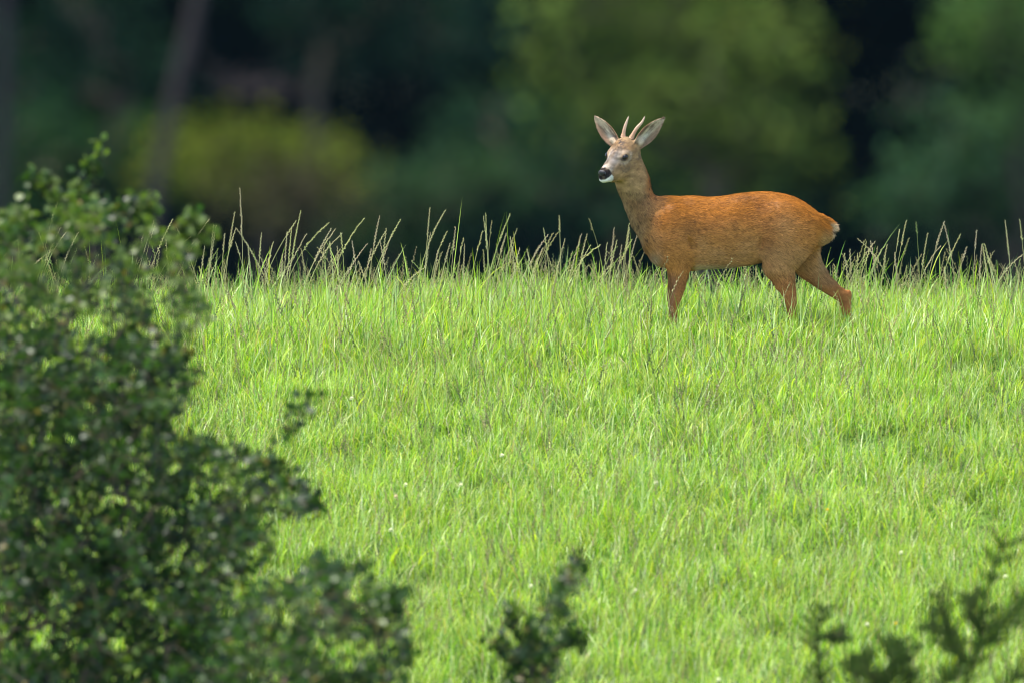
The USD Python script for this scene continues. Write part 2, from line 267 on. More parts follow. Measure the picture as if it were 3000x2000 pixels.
for k in range(NT):
    g = Geo(); tall = 1.0 if k < 12 else 1.25
    wind = rngG.uniform(-.6, .6)
    for _ in range(80):
        r = .14 * math.sqrt(rngG.random()); a = rngG.uniform(0, 6.283); c = GREENS[rngG.integers(len(GREENS))] * rngG.uniform(.65, 1.3)
        if rngG.random() < .05: c = DRY[rngG.integers(3)]
        tipc = c * np.array([1.15, 1.08, 1.2]) if rngG.random() < .8 else c * .5 + np.array([.25, .22, .10])
        h = tall * rngG.gamma(7, .0160) + .03
        blade(g, np.array([r * math.cos(a), r * math.sin(a), -.01]), h, rngG.uniform(-3.14, 3.14) if rngG.random() < .6 else rngG.normal(wind, .7), abs(rngG.normal(.14, .20)), abs(rngG.normal(.85, .70)), rngG.uniform(.0024, .0060), c, tipc, 5, rngG.normal(0, .5))
    if k in (1, 3, 6, 9, 11, 13, 14):
        for _ in range(2): stalk(g, rngG.uniform(.2, .34), rngG.uniform(0, 6.28), rngG.uniform(.05, .3), rngG.uniform(.05, .6), .0024, rngG.uniform(.07, .12), int(rngG.integers(2)), root=np.array([*rngG.normal(0, .05, 2), 0]), hc=(.34, .28, .15) if k % 2 else (.14, .17, .07), sc=(.16, .22, .06))
    m = g.build('tuft', M_grass); 
    tgt = f'/World/grass/tufts/tuft_{k:03d}'; Sdf.CopySpec(stage.GetRootLayer(), m.GetPath(), stage.GetRootLayer(), Sdf.Path(tgt)); stage.RemovePrim(m.GetPath()); protos.append(tgt)
gi.CreatePrototypesRel().SetTargets([Sdf.Path(x) for x in protos])
def scatter(x0, x1, y0, y1, per, edge=0):
    n = int((x1 - x0) * (y1 - y0) * per); return np.stack([rngG.uniform(x0, x1, n), rngG.uniform(y0, y1, n)], 1)
near = scatter(-3.6, 3.6, -8.2, 2.6, 62); wide = scatter(-9, 9, -32, 7, 9); out = (np.abs(wide[:, 0]) > 3.6) | (wide[:, 1] < -8.2) | (wide[:, 1] > 2.6)
far = scatter(-14, 14, 7, 30, 3)
XY = np.vstack([near, wide[out], far]); n = len(XY); pid = rngG.integers(0, NT, n)
pat = meshkit.fbm(np.stack([XY[:, 0] * .9, XY[:, 1] * .5, 0 * XY[:, 0]], 1), 3, 77)
sc = rngG.uniform(.82, 1.18, n) * (.82 + .36 * pat); sc *= 1 + .30 * np.exp(-((XY[:, 1] + .45) / .5) ** 2)
pos = np.column_stack([XY, ground(XY[:, 0], XY[:, 1])])
ang = rngG.normal(0, .9, n) + np.pi * (rngG.random(n) < .3)
gi.CreatePositionsAttr(Vt.Vec3fArray.FromNumpy(pos.astype(np.float32))); gi.CreateProtoIndicesAttr(Vt.IntArray.FromNumpy(pid.astype(np.int32)))
gi.CreateOrientationsAttr([Gf.Quath(float(math.cos(a / 2)), 0, 0, float(math.sin(a / 2))) for a in ang])
gi.CreateScalesAttr(Vt.Vec3fArray.FromNumpy(np.column_stack([sc, sc, sc * rngG.uniform(.85, 1.2, n)]).astype(np.float32)))

# flowering stems that stand out against the dark wood, each where the photograph shows it: tip and a point lower down, in photograph pixels
Az = [(435,95,440,700),(295,365,245,900),(75,520,55,800),(335,570,560,880),(330,560,265,800),(640,610,620,900),(755,705,710,980),(1020,445,720,1000),(1125,345,985,800),(1085,350,1010,750),(1270,495,1190,900),(1140,600,1010,850),(1410,540,1200,1000),(1485,545,1230,950),(1465,340,1415,1000),(1580,610,1600,900),(1525,765,1535,1050),(1480,710,1485,920),(1845,720,1680,960),(1725,700,1745,930),(1955,410,1900,880),(2210,440,2050,760),(2040,580,1890,880),(2070,560,2050,750),(2180,590,2080,800),(2310,880,2250,1030),(870,850,865,1050),(820,830,815,1100),(990,575,960,900),(940,600,920,900),(670,890,700,1000),(360,720,430,940),(215,620,200,850),(510,740,520,900),(2010,710,2050,900),(1870,790,1850,950)]
Bz = [(125,245,80,680),(155,275,150,620),(180,480,180,800),(205,520,170,720),(440,465,420,700),(510,570,470,820),(405,625,310,950),(535,635,530,800),(720,500,650,740),(755,330,775,920),(728,360,760,600),(960,325,780,880),(920,520,850,800),(1025,560,1040,750),(1005,600,950,860),(1115,640,1130,850),(1090,670,1030,880),(1340,475,1365,700),(1335,520,1220,700),(1490,355,1490,800),(1535,585,1480,760),(1625,515,1550,800),(1710,530,1670,750),(1690,530,1610,780),(1780,640,1660,850),(1985,470,1970,800),(2140,470,2110,800),(2165,430,2120,700),(2210,540,2150,800),(2045,640,2040,850),(2010,590,1975,800),(1945,620,1920,850),(2170,580,2060,800),(1850,740,1780,950),(1175,680,1220,880),(1310,670,1240,830),(275,680,240,900)]
Cz = [(300,610,335,870),(370,565,370,800),(440,610,430,800),(520,470,490,700),(610,450,480,640),(625,465,650,800),(760,510,720,800),(780,315,830,680),(920,335,870,620),(1000,235,910,650),(1130,455,1110,760),(1195,375,1170,700),(1380,230,1290,600),(1490,270,1520,470),(1600,380,1540,500),(1665,525,1580,880),(1765,345,1760,750),(1835,510,1830,800),(1890,500,1930,800),(1930,495,1975,730),(2105,515,2000,880),(2150,230,2200,800),(2310,220,2350,600),(590,560,530,700),(745,680,715,900),(215,740,215,900),(870,600,890,850)]
Ez = [(1970,680,1790,990),(1670,770,1820,1080),(1640,690,1500,980),(1590,760,1530,950),(1355,830,1310,1010),(1470,715,1370,1000),(2025,760,2005,1000),(1940,960,1930,1050),(350,750,350,1050),(185,890,190,1080),(320,870,240,1030),(200,875,30,1000),(560,770,530,830),(590,790,580,850),(115,685,30,770),(1695,840,1650,980),(1725,860,1690,980),(1605,900,1610,1000),(380,830,430,970)]
stems = [(600 + a / 3.92, 520 + b / 3.92, 600 + c / 3.92, 520 + d / 3.92) for a, b, c, d in Az] + [(1200 + a / 3.36, 520 + b / 3.36, 1200 + c / 3.36, 520 + d / 3.36) for a, b, c, d in Bz] \
      + [(2400 + a / 3.92, 580 + b / 3.92, 2400 + c / 3.92, 580 + d / 3.92) for a, b, c, d in Cz] + [(a / 3.267, 420 + b / 3.267, c / 3.267, 420 + d / 3.267) for a, b, c, d in Ez]
NAMED = {(435, 95): 'tallest flowering grass stem, rising alone above all others left of the deer', (295, 365): 'tall straight grass stem just left of the tallest one', (335, 570): 'pale dry grass stem leaning left across its upright neighbours',
         (1020, 445): 'long pinkish grass stem leaning far right below a pair of tall ears', (1125, 345): 'pale silvery ear of the pair of tall leaning stems left of centre', (1465, 340): 'thin needle straight grass stem crossing two leaning ears left of centre',
         (125, 245): 'taller stem of the close upright pair at the middle of the crest', (755, 330): 'upright stem with a forked yellow green ear left of the deer', (960, 325): 'tall stem curving right beside the forked yellow green ear', (1490, 355): 'tallest thin upright stem between the centre and the deer',
         (2165, 430): 'grass stem whose tip touches the throat line of the deer', (1000, 235): 'tallest twisted ear just right of the deer hind leg', (780, 315): 'left leaning green ear right of the deer', (1380, 230): 'long bare arching stem halfway between deer and right edge',
         (2150, 230): 'tall pale ear near the right edge of the crest', (2310, 220): 'rightmost tall ear, cut close by the right edge of the photo', (115, 685): 'grass ear at the far left edge beside the hawthorn', (1970, 680): 'right leaning pinkish ear crossing another stem beside the hawthorn'}
raw = {(s[0], s[1]): NAMED[k] for L, ox, oy, sc_ in ((Az, 600, 520, 3.92), (Bz, 1200, 520, 3.36), (Cz, 2400, 580, 3.92), (Ez, 0, 420, 3.267)) for k in NAMED for s in [(ox + k[0] / sc_, oy + k[1] / sc_)] if any(q[:2] == k for q in L)}
for i, (tx, ty, bx, by) in enumerate(stems):
    Y = float(rngG.uniform(.25, 1.1)); tip = at(tx, ty, Y); low = at(bx, by, Y); gz_ = float(ground(tip[0], Y))
    sl_ = (low[0] - tip[0]) / max(tip[2] - low[2], .02); X0 = low[0] + np.clip(sl_ * .6, -.5, .5) * max(low[2] - gz_, 0); hgt = tip[2] - gz_
    base = np.array([X0, Y, float(ground(X0, Y)) - .01]); tilt = math.atan2(tip[0] - X0, hgt); lab = raw.get((tx, ty)); side = 'left' if tilt < -.10 else 'right' if tilt > .10 else 'upright'
    zone = 'behind the hawthorn' if tx < 600 else 'left of the deer, beside the hawthorn' if tx < 1250 else 'between the centre and the deer' if tx < 2000 else 'right of the deer'
    shared = f'slender flowering stem {"standing upright" if side == "upright" else "leaning " + side} on the crest {zone}'
    t = thing('grass_stem', lab or shared, 'grass stem', base, None if lab else f'{side} grass stems {zone}')
    L = math.hypot(tip[0] - X0, hgt); gs, gh = Geo(), Geo(); warm = rngG.random(); hc = np.array([.58, .56, .25]) * (1 - warm) + np.array([.56, .45, .32]) * warm; kind = int(rngG.random() < .25)
    c_ = rngG.uniform(-.12, .12) if rngG.random() < .88 else rngG.uniform(.3, .8); stalk(gs, L, 0.0 if tilt >= 0 else math.pi, abs(tilt) * .72, abs(tilt) * .55 + abs(c_), rngG.uniform(.0032, .0046), float(np.clip(L * rngG.uniform(.16, .44), .045, .24)), kind, hc=hc, sc=np.array([.38, .44, .14]) * rngG.uniform(.8, 1.15), gh=gh)
    gs.build('stem', M_stem, t); gh.build('seed_head', M_stem, t, smooth=False)
# the thicket of finer stems and leaves below them on the crest
gx_ = Geo()
for _ in range(1900):
    X, Y = rngG.uniform(-3.4, 3.4), rngG.uniform(.2, 1.5); h = rngG.gamma(7, .030) + .04
    rt = np.array([X, Y, float(ground(X, Y)) - .01]); c = GREENS[rngG.integers(11)] * rngG.uniform(.8, 1.15)
    if rngG.random() < .2: stalk(gx_, h * 1.15, rngG.choice([0, math.pi], p=[.65, .35]) + rngG.normal(0, .5), rngG.uniform(0, .25), rngG.uniform(.0, .5), rngG.uniform(.0034, .0048), min(rngG.uniform(.06, .13), h * .5), int(rngG.random() < .3), root=rt, hc=(.46, .40, .22) if rngG.random() < .6 else (.30, .36, .12), sc=(.26, .32, .09))
    else: blade(gx_, rt, h * 1.1, rngG.normal(0, 1.6), abs(rngG.normal(.08, .14)), abs(rngG.normal(.6, .6)), rngG.uniform(.004, .0085), c, c * 1.1, 7, rngG.normal(0, .5))
tag(gx_.build('crest_grass', M_grass, None), 'taller thin grass fringe along the crest of the slope', 'grass', None, 'stuff')

# clover heads and two yellow flowers
M_petal = leafy('clover_petal', .25, .02, .6)
def flower(px, py, label, cat, r, col, group=None):
    o = np.array([0, -FOCUS, CAMZ]); d = at(px, py, 0.0) - o; k = np.linspace(.9, 1.02, 4000); P = o + k[:, None] * d; zz = ground(P[:, 0], P[:, 1]) + .18
    j = int(np.argmax(P[:, 2] < zz)); c = P[j]; t = thing(cat.replace(' ', '_'), label, 'flower', (c[0], c[1], ground(c[0], c[1])), group)
    g = Geo(); v, f = tube([[0, 0, 0], [.004, 0, .09], [0, 0, .178]], .0012, 5); g.add(v, f, (.12, .2, .04)); g.build('stem', M_stem, t)
    g = Geo(); m = 46
    for i in range(m):
        z = 1 - 1.5 * (i + .5) / m; a = i * 2.4; q = np.array([math.sqrt(max(0, 1 - z * z)) * math.cos(a), math.sqrt(max(0, 1 - z * z)) * math.sin(a), z]); s = np.cross(q, [.2, .1, 1]); s /= np.linalg.norm(s) + 1e-9; b = np.cross(q, s); b0 = np.array([0, 0, .182])
        vv = np.array([b0 + q * r * .35, b0 + q * r * .8 + s * r * .22, b0 + q * r * 1.1 + b * r * .1, b0 + q * r * .8 - s * r * .22]); g.add(vv, [[0, 1, 2], [0, 2, 3]], np.asarray(col) * rngG.uniform(.8, 1.1))
    g.build('flower_head', M_petal, t, smooth=False)
W_, Yl = (.78, .76, .66), (.80, .55, .02)
for px, py, lab in [(1188, 1421, 'left one of two level white clover heads beside the hawthorn tips'), (1350, 1422, 'right one of two level white clover heads right of the hawthorn tips'), (1160, 1455, 'small pinkish white clover head just below the left of two level ones'), (1145, 1553, 'lone white clover head below the hawthorn tip, left of centre'), (1470, 1335, 'highest white clover heads near the middle of the slope'), (1555, 1718, 'white clover head just left of the tip of the middle hawthorn sprig'), (1862, 1730, 'small white clover head right of the middle hawthorn sprig'), (2540, 1830, 'white clover head between the two spiny shrubs at lower right'), (2640, 1620, 'white flower above the shrubs at lower right'), (2105, 1992, 'white clover head at the very bottom edge of the photo'), (2945, 1690, 'clover head beside the tallest spiny shoot at right'), (1922, 1415, 'faint white clover head in the middle of the slope right of centre'), (1030, 1168, 'white clover head high on the slope beside the hawthorn')]:
    flower(px, py, lab, 'clover flower', .0125, W_ if 'pinkish' not in lab else (.72, .58, .50))
for px, py, lab in [(2424, 1494, 'yellow buttercup high on the right of the slope'), (2625, 1826, 'yellow buttercup close right of a white clover head at lower right')]: flower(px, py, lab, 'buttercup', .009, Yl)
# ------------------------------------------------------------------ the roe deer
S1 = 1299.0
def Dp(cx, cy, y=0.0): return np.array([(cx - 1000) / S1, y, (1590 - cy) / S1])
class Field:
    def __init__(s, lo, hi, h):
        s.lo, s.h = np.asarray(lo, float), h
        s.ax = [np.arange(lo[k], hi[k] + h, h) for k in range(3)]
        s.F = np.full([len(a) for a in s.ax], 0.2, np.float32)
    def box(s, lo, hi):
        sl = tuple(slice(max(0, int((lo[k] - s.lo[k]) / s.h)), min(s.F.shape[k], int((hi[k] - s.lo[k]) / s.h) + 2)) for k in range(3))
        return sl, np.stack(np.meshgrid(*[s.ax[k][sl[k]] for k in range(3)], indexing='ij'), -1)
    def put(s, sl, f, k):
        g = s.F[sl]
        if k > 0:
            hh = np.clip(0.5 + 0.5 * (g - f) / k, 0, 1); s.F[sl] = g + (f - g) * hh - k * hh * (1 - hh)
        else: s.F[sl] = np.minimum(g, f)
def chain(F, pts, side=(0, 1, 0), k=0.02, pad=0.05):
    """A limb: rows (point, a in the plane, b along side) swept with elliptical sections that taper."""
    side = np.asarray(side, float); P = np.array([p[0] for p in pts]); A = np.array([p[1] for p in pts]); B = np.array([p[2] for p in pts])
    m = max(A.max(), B.max()) + pad; sl, X = F.box(P.min(0) - m, P.max(0) + m); best = None
    for i in range(len(P) - 1):
        d = P[i + 1] - P[i]; L2 = d @ d; t = np.clip(((X - P[i]) @ d) / L2, 0, 1); a = A[i] + (A[i + 1] - A[i]) * t; b = B[i] + (B[i + 1] - B[i]) * t
        w = X - P[i] - t[..., None] * d; ws = w @ side; wo = np.sqrt(np.maximum((w * w).sum(-1) - ws * ws, 0)); q = np.sqrt((wo / a) ** 2 + (ws / b) ** 2)
        f = (q - 1) * np.minimum(a, b); best = f if best is None else np.minimum(best, f)
    F.put(sl, best.astype(np.float32), k)
def ellipsoid(F, c, r, axes=np.eye(3), k=0.02, pad=0.05):
    c, r = np.asarray(c, float), np.asarray(r, float); m = r.max() + pad; sl, X = F.box(c - m, c + m)
    w = (X - c) @ np.asarray(axes).T; q = np.sqrt(((w / r) ** 2).sum(-1)); F.put(sl, ((q - 1) * r.min()).astype(np.float32), k)
def surface_nets(F):
    G = F.F; s = G < 0; n = np.array(G.shape); acc = np.zeros(tuple(n - 1) + (3,), np.float32); cnt = np.zeros(tuple(n - 1), np.int16)
    c = lambda a, o: a[o[0]:n[0] - 1 + o[0], o[1]:n[1] - 1 + o[1], o[2]:n[2] - 1 + o[2]]
    for ax in range(3):
        o1, o2 = [k for k in range(3) if k != ax]
        for u in (0, 1):
            for v in (0, 1):
                p = [0, 0, 0]; p[o1], p[o2] = u, v; p2 = list(p); p2[ax] = 1
                a, b = c(G, p), c(G, p2); cr = (a < 0) != (b < 0); t = np.where(cr, a / np.where(cr, a - b, 1), 0)
                add = np.zeros(3, np.float32); add[o1], add[o2] = u, v
                acc += cr[..., None] * add; acc[..., ax] += t * cr; cnt += cr
    on = cnt > 0; idx = np.full(cnt.shape, -1, np.int64); idx[on] = np.arange(on.sum()); cell = np.argwhere(on)
    V = F.lo + (cell + acc[on] / cnt[on][:, None]) * F.h; quads = []
    for ax in range(3):
        o1, o2 = [(1, 2), (2, 0), (0, 1)][ax]; sh = [slice(None)] * 3; a = [slice(1, -1)] * 3; a[ax] = slice(0, -1); b = [slice(1, -1)] * 3; b[ax] = slice(1, None)
        sa, sb = s[tuple(a)], s[tuple(b)]
        for flip in (False, True):
            e = np.argwhere((sa & ~sb) if not flip else (~sa & sb))
            if not len(e): continue
            e = e + 1; e[:, ax] -= 1
            def I(d1, d2):
                q = e.copy(); q[:, o1] -= d1; q[:, o2] -= d2; return idx[q[:, 0], q[:, 1], q[:, 2]]
            qd = np.stack([I(1, 1), I(0, 1), I(0, 0), I(1, 0)], 1); quads.append(qd[:, ::-1] if flip else qd)
    return V, np.vstack(quads)
def field_normal(F, V):
    from scipy.ndimage import map_coordinates, gaussian_filter
    G = gaussian_filter(F.F, 0.8); u = ((V - F.lo) / F.h).T; e = 1.0
    g = np.stack([map_coordinates(G, u + np.eye(3)[k][:, None] * e, order=1, mode='nearest') - map_coordinates(G, u - np.eye(3)[k][:, None] * e, order=1, mode='nearest') for k in range(3)], 1)
    return g / (np.linalg.norm(g, axis=1, keepdims=True) + 1e-12)

DF = Field((-0.72, -0.33, -0.03), (0.74, 0.24, 1.18), 0.0045)
# torso: profile and width along the body
TX = np.array([545, 570, 620, 680, 760, 850, 950, 1050, 1150, 1250, 1340, 1430, 1510, 1580, 1650, 1700, 1740, 1765.])
TT = np.array([930, 830, 715, 668, 663, 657, 667, 661, 643, 632, 629, 641, 661, 696, 746, 791, 831, 872.])
TB = np.array([1000, 1070, 1105, 1125, 1142, 1150, 1140, 1135, 1125, 1110, 1085, 1050, 1025, 1010, 1000, 985, 960, 925.])
TW = np.array([.035, .062, .086, .100, .108, .118, .122, .121, .114, .108, .110, .118, .113, .104, .088, .068, .046, .022])
sl, X = DF.box((-.42, -.2, .3), (.66, .2, .8))
ux = X[:, 0, 0, 0] * S1 + 1000; top, bot, wid = [np.interp(ux, TX, a) for a in (TT, TB, TW)]
from scipy.ndimage import gaussian_filter1d
top, bot, wid = [gaussian_filter1d(a, 3.0) for a in (top, bot, wid)]
zc, hh = (1590 - (top + bot) / 2) / S1, (bot - top) / 2 / S1
uz = (X[..., 2] - zc[:, None, None]) / hh[:, None, None]; taper = 1 - 0.20 * np.clip(uz, 0, 1) ** 1.5 - 0.10 * np.clip(-uz, 0, 1) ** 2
q_ = (np.abs(uz) ** 2.0 + np.abs(X[..., 1] / (wid[:, None, None] * taper)) ** 2.0) ** (1 / 2.0)
f_ = (q_ - 1) * np.minimum(hh, wid)[:, None, None]
ends = np.maximum((543 - ux), (ux - 1768)) / S1; f_ = np.maximum(f_, ends[:, None, None])
DF.put(sl, f_.astype(np.float32), 0)
# neck
nk = [(Dp(436, 520, -.012), .072, .056), (Dp(459, 600, -.006), .074, .055), (Dp(503, 700, 0), .082, .060), (Dp(562, 800, 0), .097, .072), (Dp(640, 895, 0), .112, .086)]
chain(DF, nk, k=0.035)
# breast, shoulder and haunch
for sgn in (-1, 1):
    ellipsoid(DF, Dp(715, 930, sgn * .079), (.085, .050, .150), k=.035)
    ellipsoid(DF, Dp(1480, 890, sgn * .080), (.145, .056, .125), k=.03)
ellipsoid(DF, Dp(640, 1015, 0), (.052, .045, .060), k=.03)
ellipsoid(DF, Dp(655, 735, 0), (.085, .050, .050), k=.03)
# legs
ny_, fy_ = -.072, .072
chain(DF, [(Dp(735, 970, ny_), .085, .046), (Dp(768, 1120, ny_), .053, .034), (Dp(760, 1240, ny_), .0345, .025), (Dp(742, 1340, ny_), .0255, .022), (Dp(731, 1390, ny_), .020, .018), (Dp(724, 1470, ny_), .0155, .015), (Dp(722, 1530, ny_), .018, .017), (Dp(710, 1562, ny_), .018, .018)], k=.022)
chain(DF, [(Dp(735, 970, fy_), .085, .046), (Dp(748, 1120, fy_), .048, .034), (Dp(728, 1240, fy_), .031, .024), (Dp(714, 1340, fy_), .024, .022), (Dp(718, 1390, fy_), .019, .018), (Dp(712, 1470, fy_), .0155, .015), (Dp(700, 1530, fy_), .018, .017), (Dp(688, 1562, fy_), .018, .018)], k=.022)
chain(DF, [(Dp(1480, 880, ny_), .115, .048), (Dp(1445, 1010, ny_), .118, .060), (Dp(1418, 1110, ny_), .086, .050), (Dp(1452, 1220, ny_), .055, .032), (Dp(1484, 1300, ny_), .036, .024), (Dp(1497, 1370, ny_), .028, .021), (Dp(1500, 1430, ny_), .020, .017), (Dp(1498, 1520, ny_), .0175, .016), (Dp(1482, 1562, ny_), .018, .018)], k=.03)
chain(DF, [(Dp(1490, 880, fy_), .11, .048), (Dp(1550, 1000, fy_), .105, .055), (Dp(1612, 1115, fy_), .072, .042), (Dp(1702, 1215, fy_), .047, .030), (Dp(1795, 1288, fy_), .036, .023), (Dp(1848, 1322, fy_), .033, .022), (Dp(1862, 1400, fy_), .026, .020), (Dp(1874, 1470, fy_), .0185, .017), (Dp(1878, 1530, fy_), .0175, .016), (Dp(1866, 1562, fy_), .018, .018)], k=.03)
ellipsoid(DF, Dp(1876, 1302, fy_), (.015, .012, .020), k=.008)
HOOF = []
for hx, yy in ((706, ny_), (684, fy_), (1478, ny_), (1862, fy_)):
    for s_ in (-1, 1): ellipsoid(DF, Dp(hx - 8, 1576, yy + s_ * .010), (.026, .0095, .016), k=.008); HOOF.append(Dp(hx - 8, 1576, yy + s_ * .010))
# tail and pale rump tuft
chain(DF, [(Dp(1690, 800, 0), .020, .030), (Dp(1735, 826, 0), .019, .024), (Dp(1768, 852, 0), .017, .020), (Dp(1780, 874, 0), .010, .012)], k=.015)
ellipsoid(DF, Dp(1728, 905, 0), (.016, .032, .024), k=.02)

def groove(F, a, b, r, k=.006):
    a, b = np.asarray(a), np.asarray(b); sl, X = F.box(np.minimum(a, b) - .03, np.maximum(a, b) + .03); d = b - a; t = np.clip((X - a) @ d / (d @ d), 0, 1); f = r * np.sin(np.pi * np.clip(t, .08, .92)) - np.linalg.norm(X - a - t[..., None] * d, axis=-1)
    F.F[sl] = np.maximum(F.F[sl], f)
for s_ in (-1, 1):
    groove(DF, Dp(806, 915, s_ * .117), Dp(866, 1035, s_ * .114), .016); groove(DF, Dp(830, 930, s_ * .124), Dp(880, 1010, s_ * .120), .009)
    groove(DF, Dp(1262, 1060, s_ * .098), Dp(1300, 900, s_ * .122), .016)
# head: built in its own frame (forward, to the deer's left, up), turned to the camera, nose lowered, slightly rolled
PSI, ROLL = math.radians(56), math.radians(5)
HE = np.array([-.5, -.085, .917]); hf = np.array([-math.cos(PSI), -math.sin(PSI), 0]); hl0 = np.array([math.sin(PSI), -math.cos(PSI), 0]); hu0 = np.array([0, 0, 1.])
hl, hu = hl0 * math.cos(ROLL) - hu0 * math.sin(ROLL), hu0 * math.cos(ROLL) + hl0 * math.sin(ROLL)
def H(h, v, l=0.0): return HE + hf * h + hu * v + hl * l
def HA(pitch):
    c, s = math.cos(pitch), math.sin(pitch); return np.array([hf * c - hu * s, hl, hf * s + hu * c])
AX = HA(math.radians(38))
chain(DF, [(H(-.082, .018), .070, .058), (H(-.034, -.044), .074, .059), (H(.030, -.078), .055, .045), (H(.070, -.092), .040, .034), (H(.094, -.099), .031, .030), (H(.101, -.101), .026, .026)], side=hl, k=.02)
ellipsoid(DF, H(-.082, .042), (.052, .055, .054), AX, k=.02)
ellipsoid(DF, H(.094, -.113), (.026, .024, .015), AX, k=.012)
chain(DF, [(H(-.02, .033), .022, .034), (H(.040, -.024), .018, .022), (H(.096, -.074), .014, .020)], side=hl, k=.022)
for s_ in (-1, 1):
    ellipsoid(DF, H(-.016, .008, s_ * .049), (.032, .014, .022), AX, k=.018)         # brow
    ellipsoid(DF, H(-.045, -.075, s_ * .030), (.055, .026, .040), HA(math.radians(25)), k=.02)  # cheek
    ellipsoid(DF, H(.100, -.090, s_ * .013), (.016, .014, .017), AX, k=.01)
chain(DF, [(H(-.08, .0), .070, .058), (Dp(460, 560, -.01), .08, .056)], k=.03)
# ears: cupped shells, open to the front
EARS = []
def ear(base, tip, face, width, cup, curl):
    ax = tip - base; L = np.linalg.norm(ax); ax /= L; nf = np.asarray(face, float); nf -= (nf @ ax) * ax; nf /= np.linalg.norm(nf); sd = np.cross(ax, nf)
    m = .06; lo, hi = np.minimum(base, tip) - m, np.maximum(base, tip) + m; sl, X = DF.box(lo, hi); w = X - base; t, s, n = w @ ax / L, w @ sd, w @ nf
    tt = np.clip(t, 0, 1); ww = width * np.interp(tt, [0, .1, .25, .45, .65, .82, .93, 1], [.50, .68, .92, 1, .86, .55, .30, .08])
    mid = cup * ((s / np.maximum(ww, .004)) ** 2 - .55) * np.interp(tt, [0, .5, 1], [1.3, 1, .25]) + curl * (s / width)
    th = np.interp(tt, [0, .3, 1], [.011, .0068, .005])
    f = np.maximum(np.abs(n - mid) * .85 - th, np.abs(s) - ww); f = np.maximum(f, np.maximum(-t, t - 1) * L)
    DF.put(sl, f.astype(np.float32), .006); EARS.append((base, ax, sd, nf, L, width, cup, curl)); 
    chain(DF, [(base - ax * .02, .024, .024), (base + ax * .035, .020, .020)], k=.02)
eN0, eF0 = H(-.098, .056, .050), H(-.098, .056, -.056) + np.array([-.006, 0, -.010])
ear(eN0, eN0 + np.array([.136, -.045, .142]), (-.1, -1, -.35), .040, .022, .0)
ear(eF0, eF0 + np.array([-.118, .020, .154]), (-.15, -1, -.15), .038, .022, .0)
V0, Q0 = surface_nets(DF)
import trimesh
_tm = trimesh.Trimesh(V0, np.vstack([Q0[:, [0, 1, 2]], Q0[:, [0, 2, 3]]]), process=False)
_comp = trimesh.graph.connected_component_labels(_tm.face_adjacency, node_count=len(_tm.faces)); _keep = _comp == np.bincount(_comp).argmax()
_fk = np.array(_tm.faces)[_keep]; _us, _inv = np.unique(_fk, return_inverse=True)
DV, DT = np.array(_tm.vertices)[_us], _inv.reshape(-1, 3); DN = field_normal(DF, DV)
DPOS = np.array([1.028, 0, 0.0])

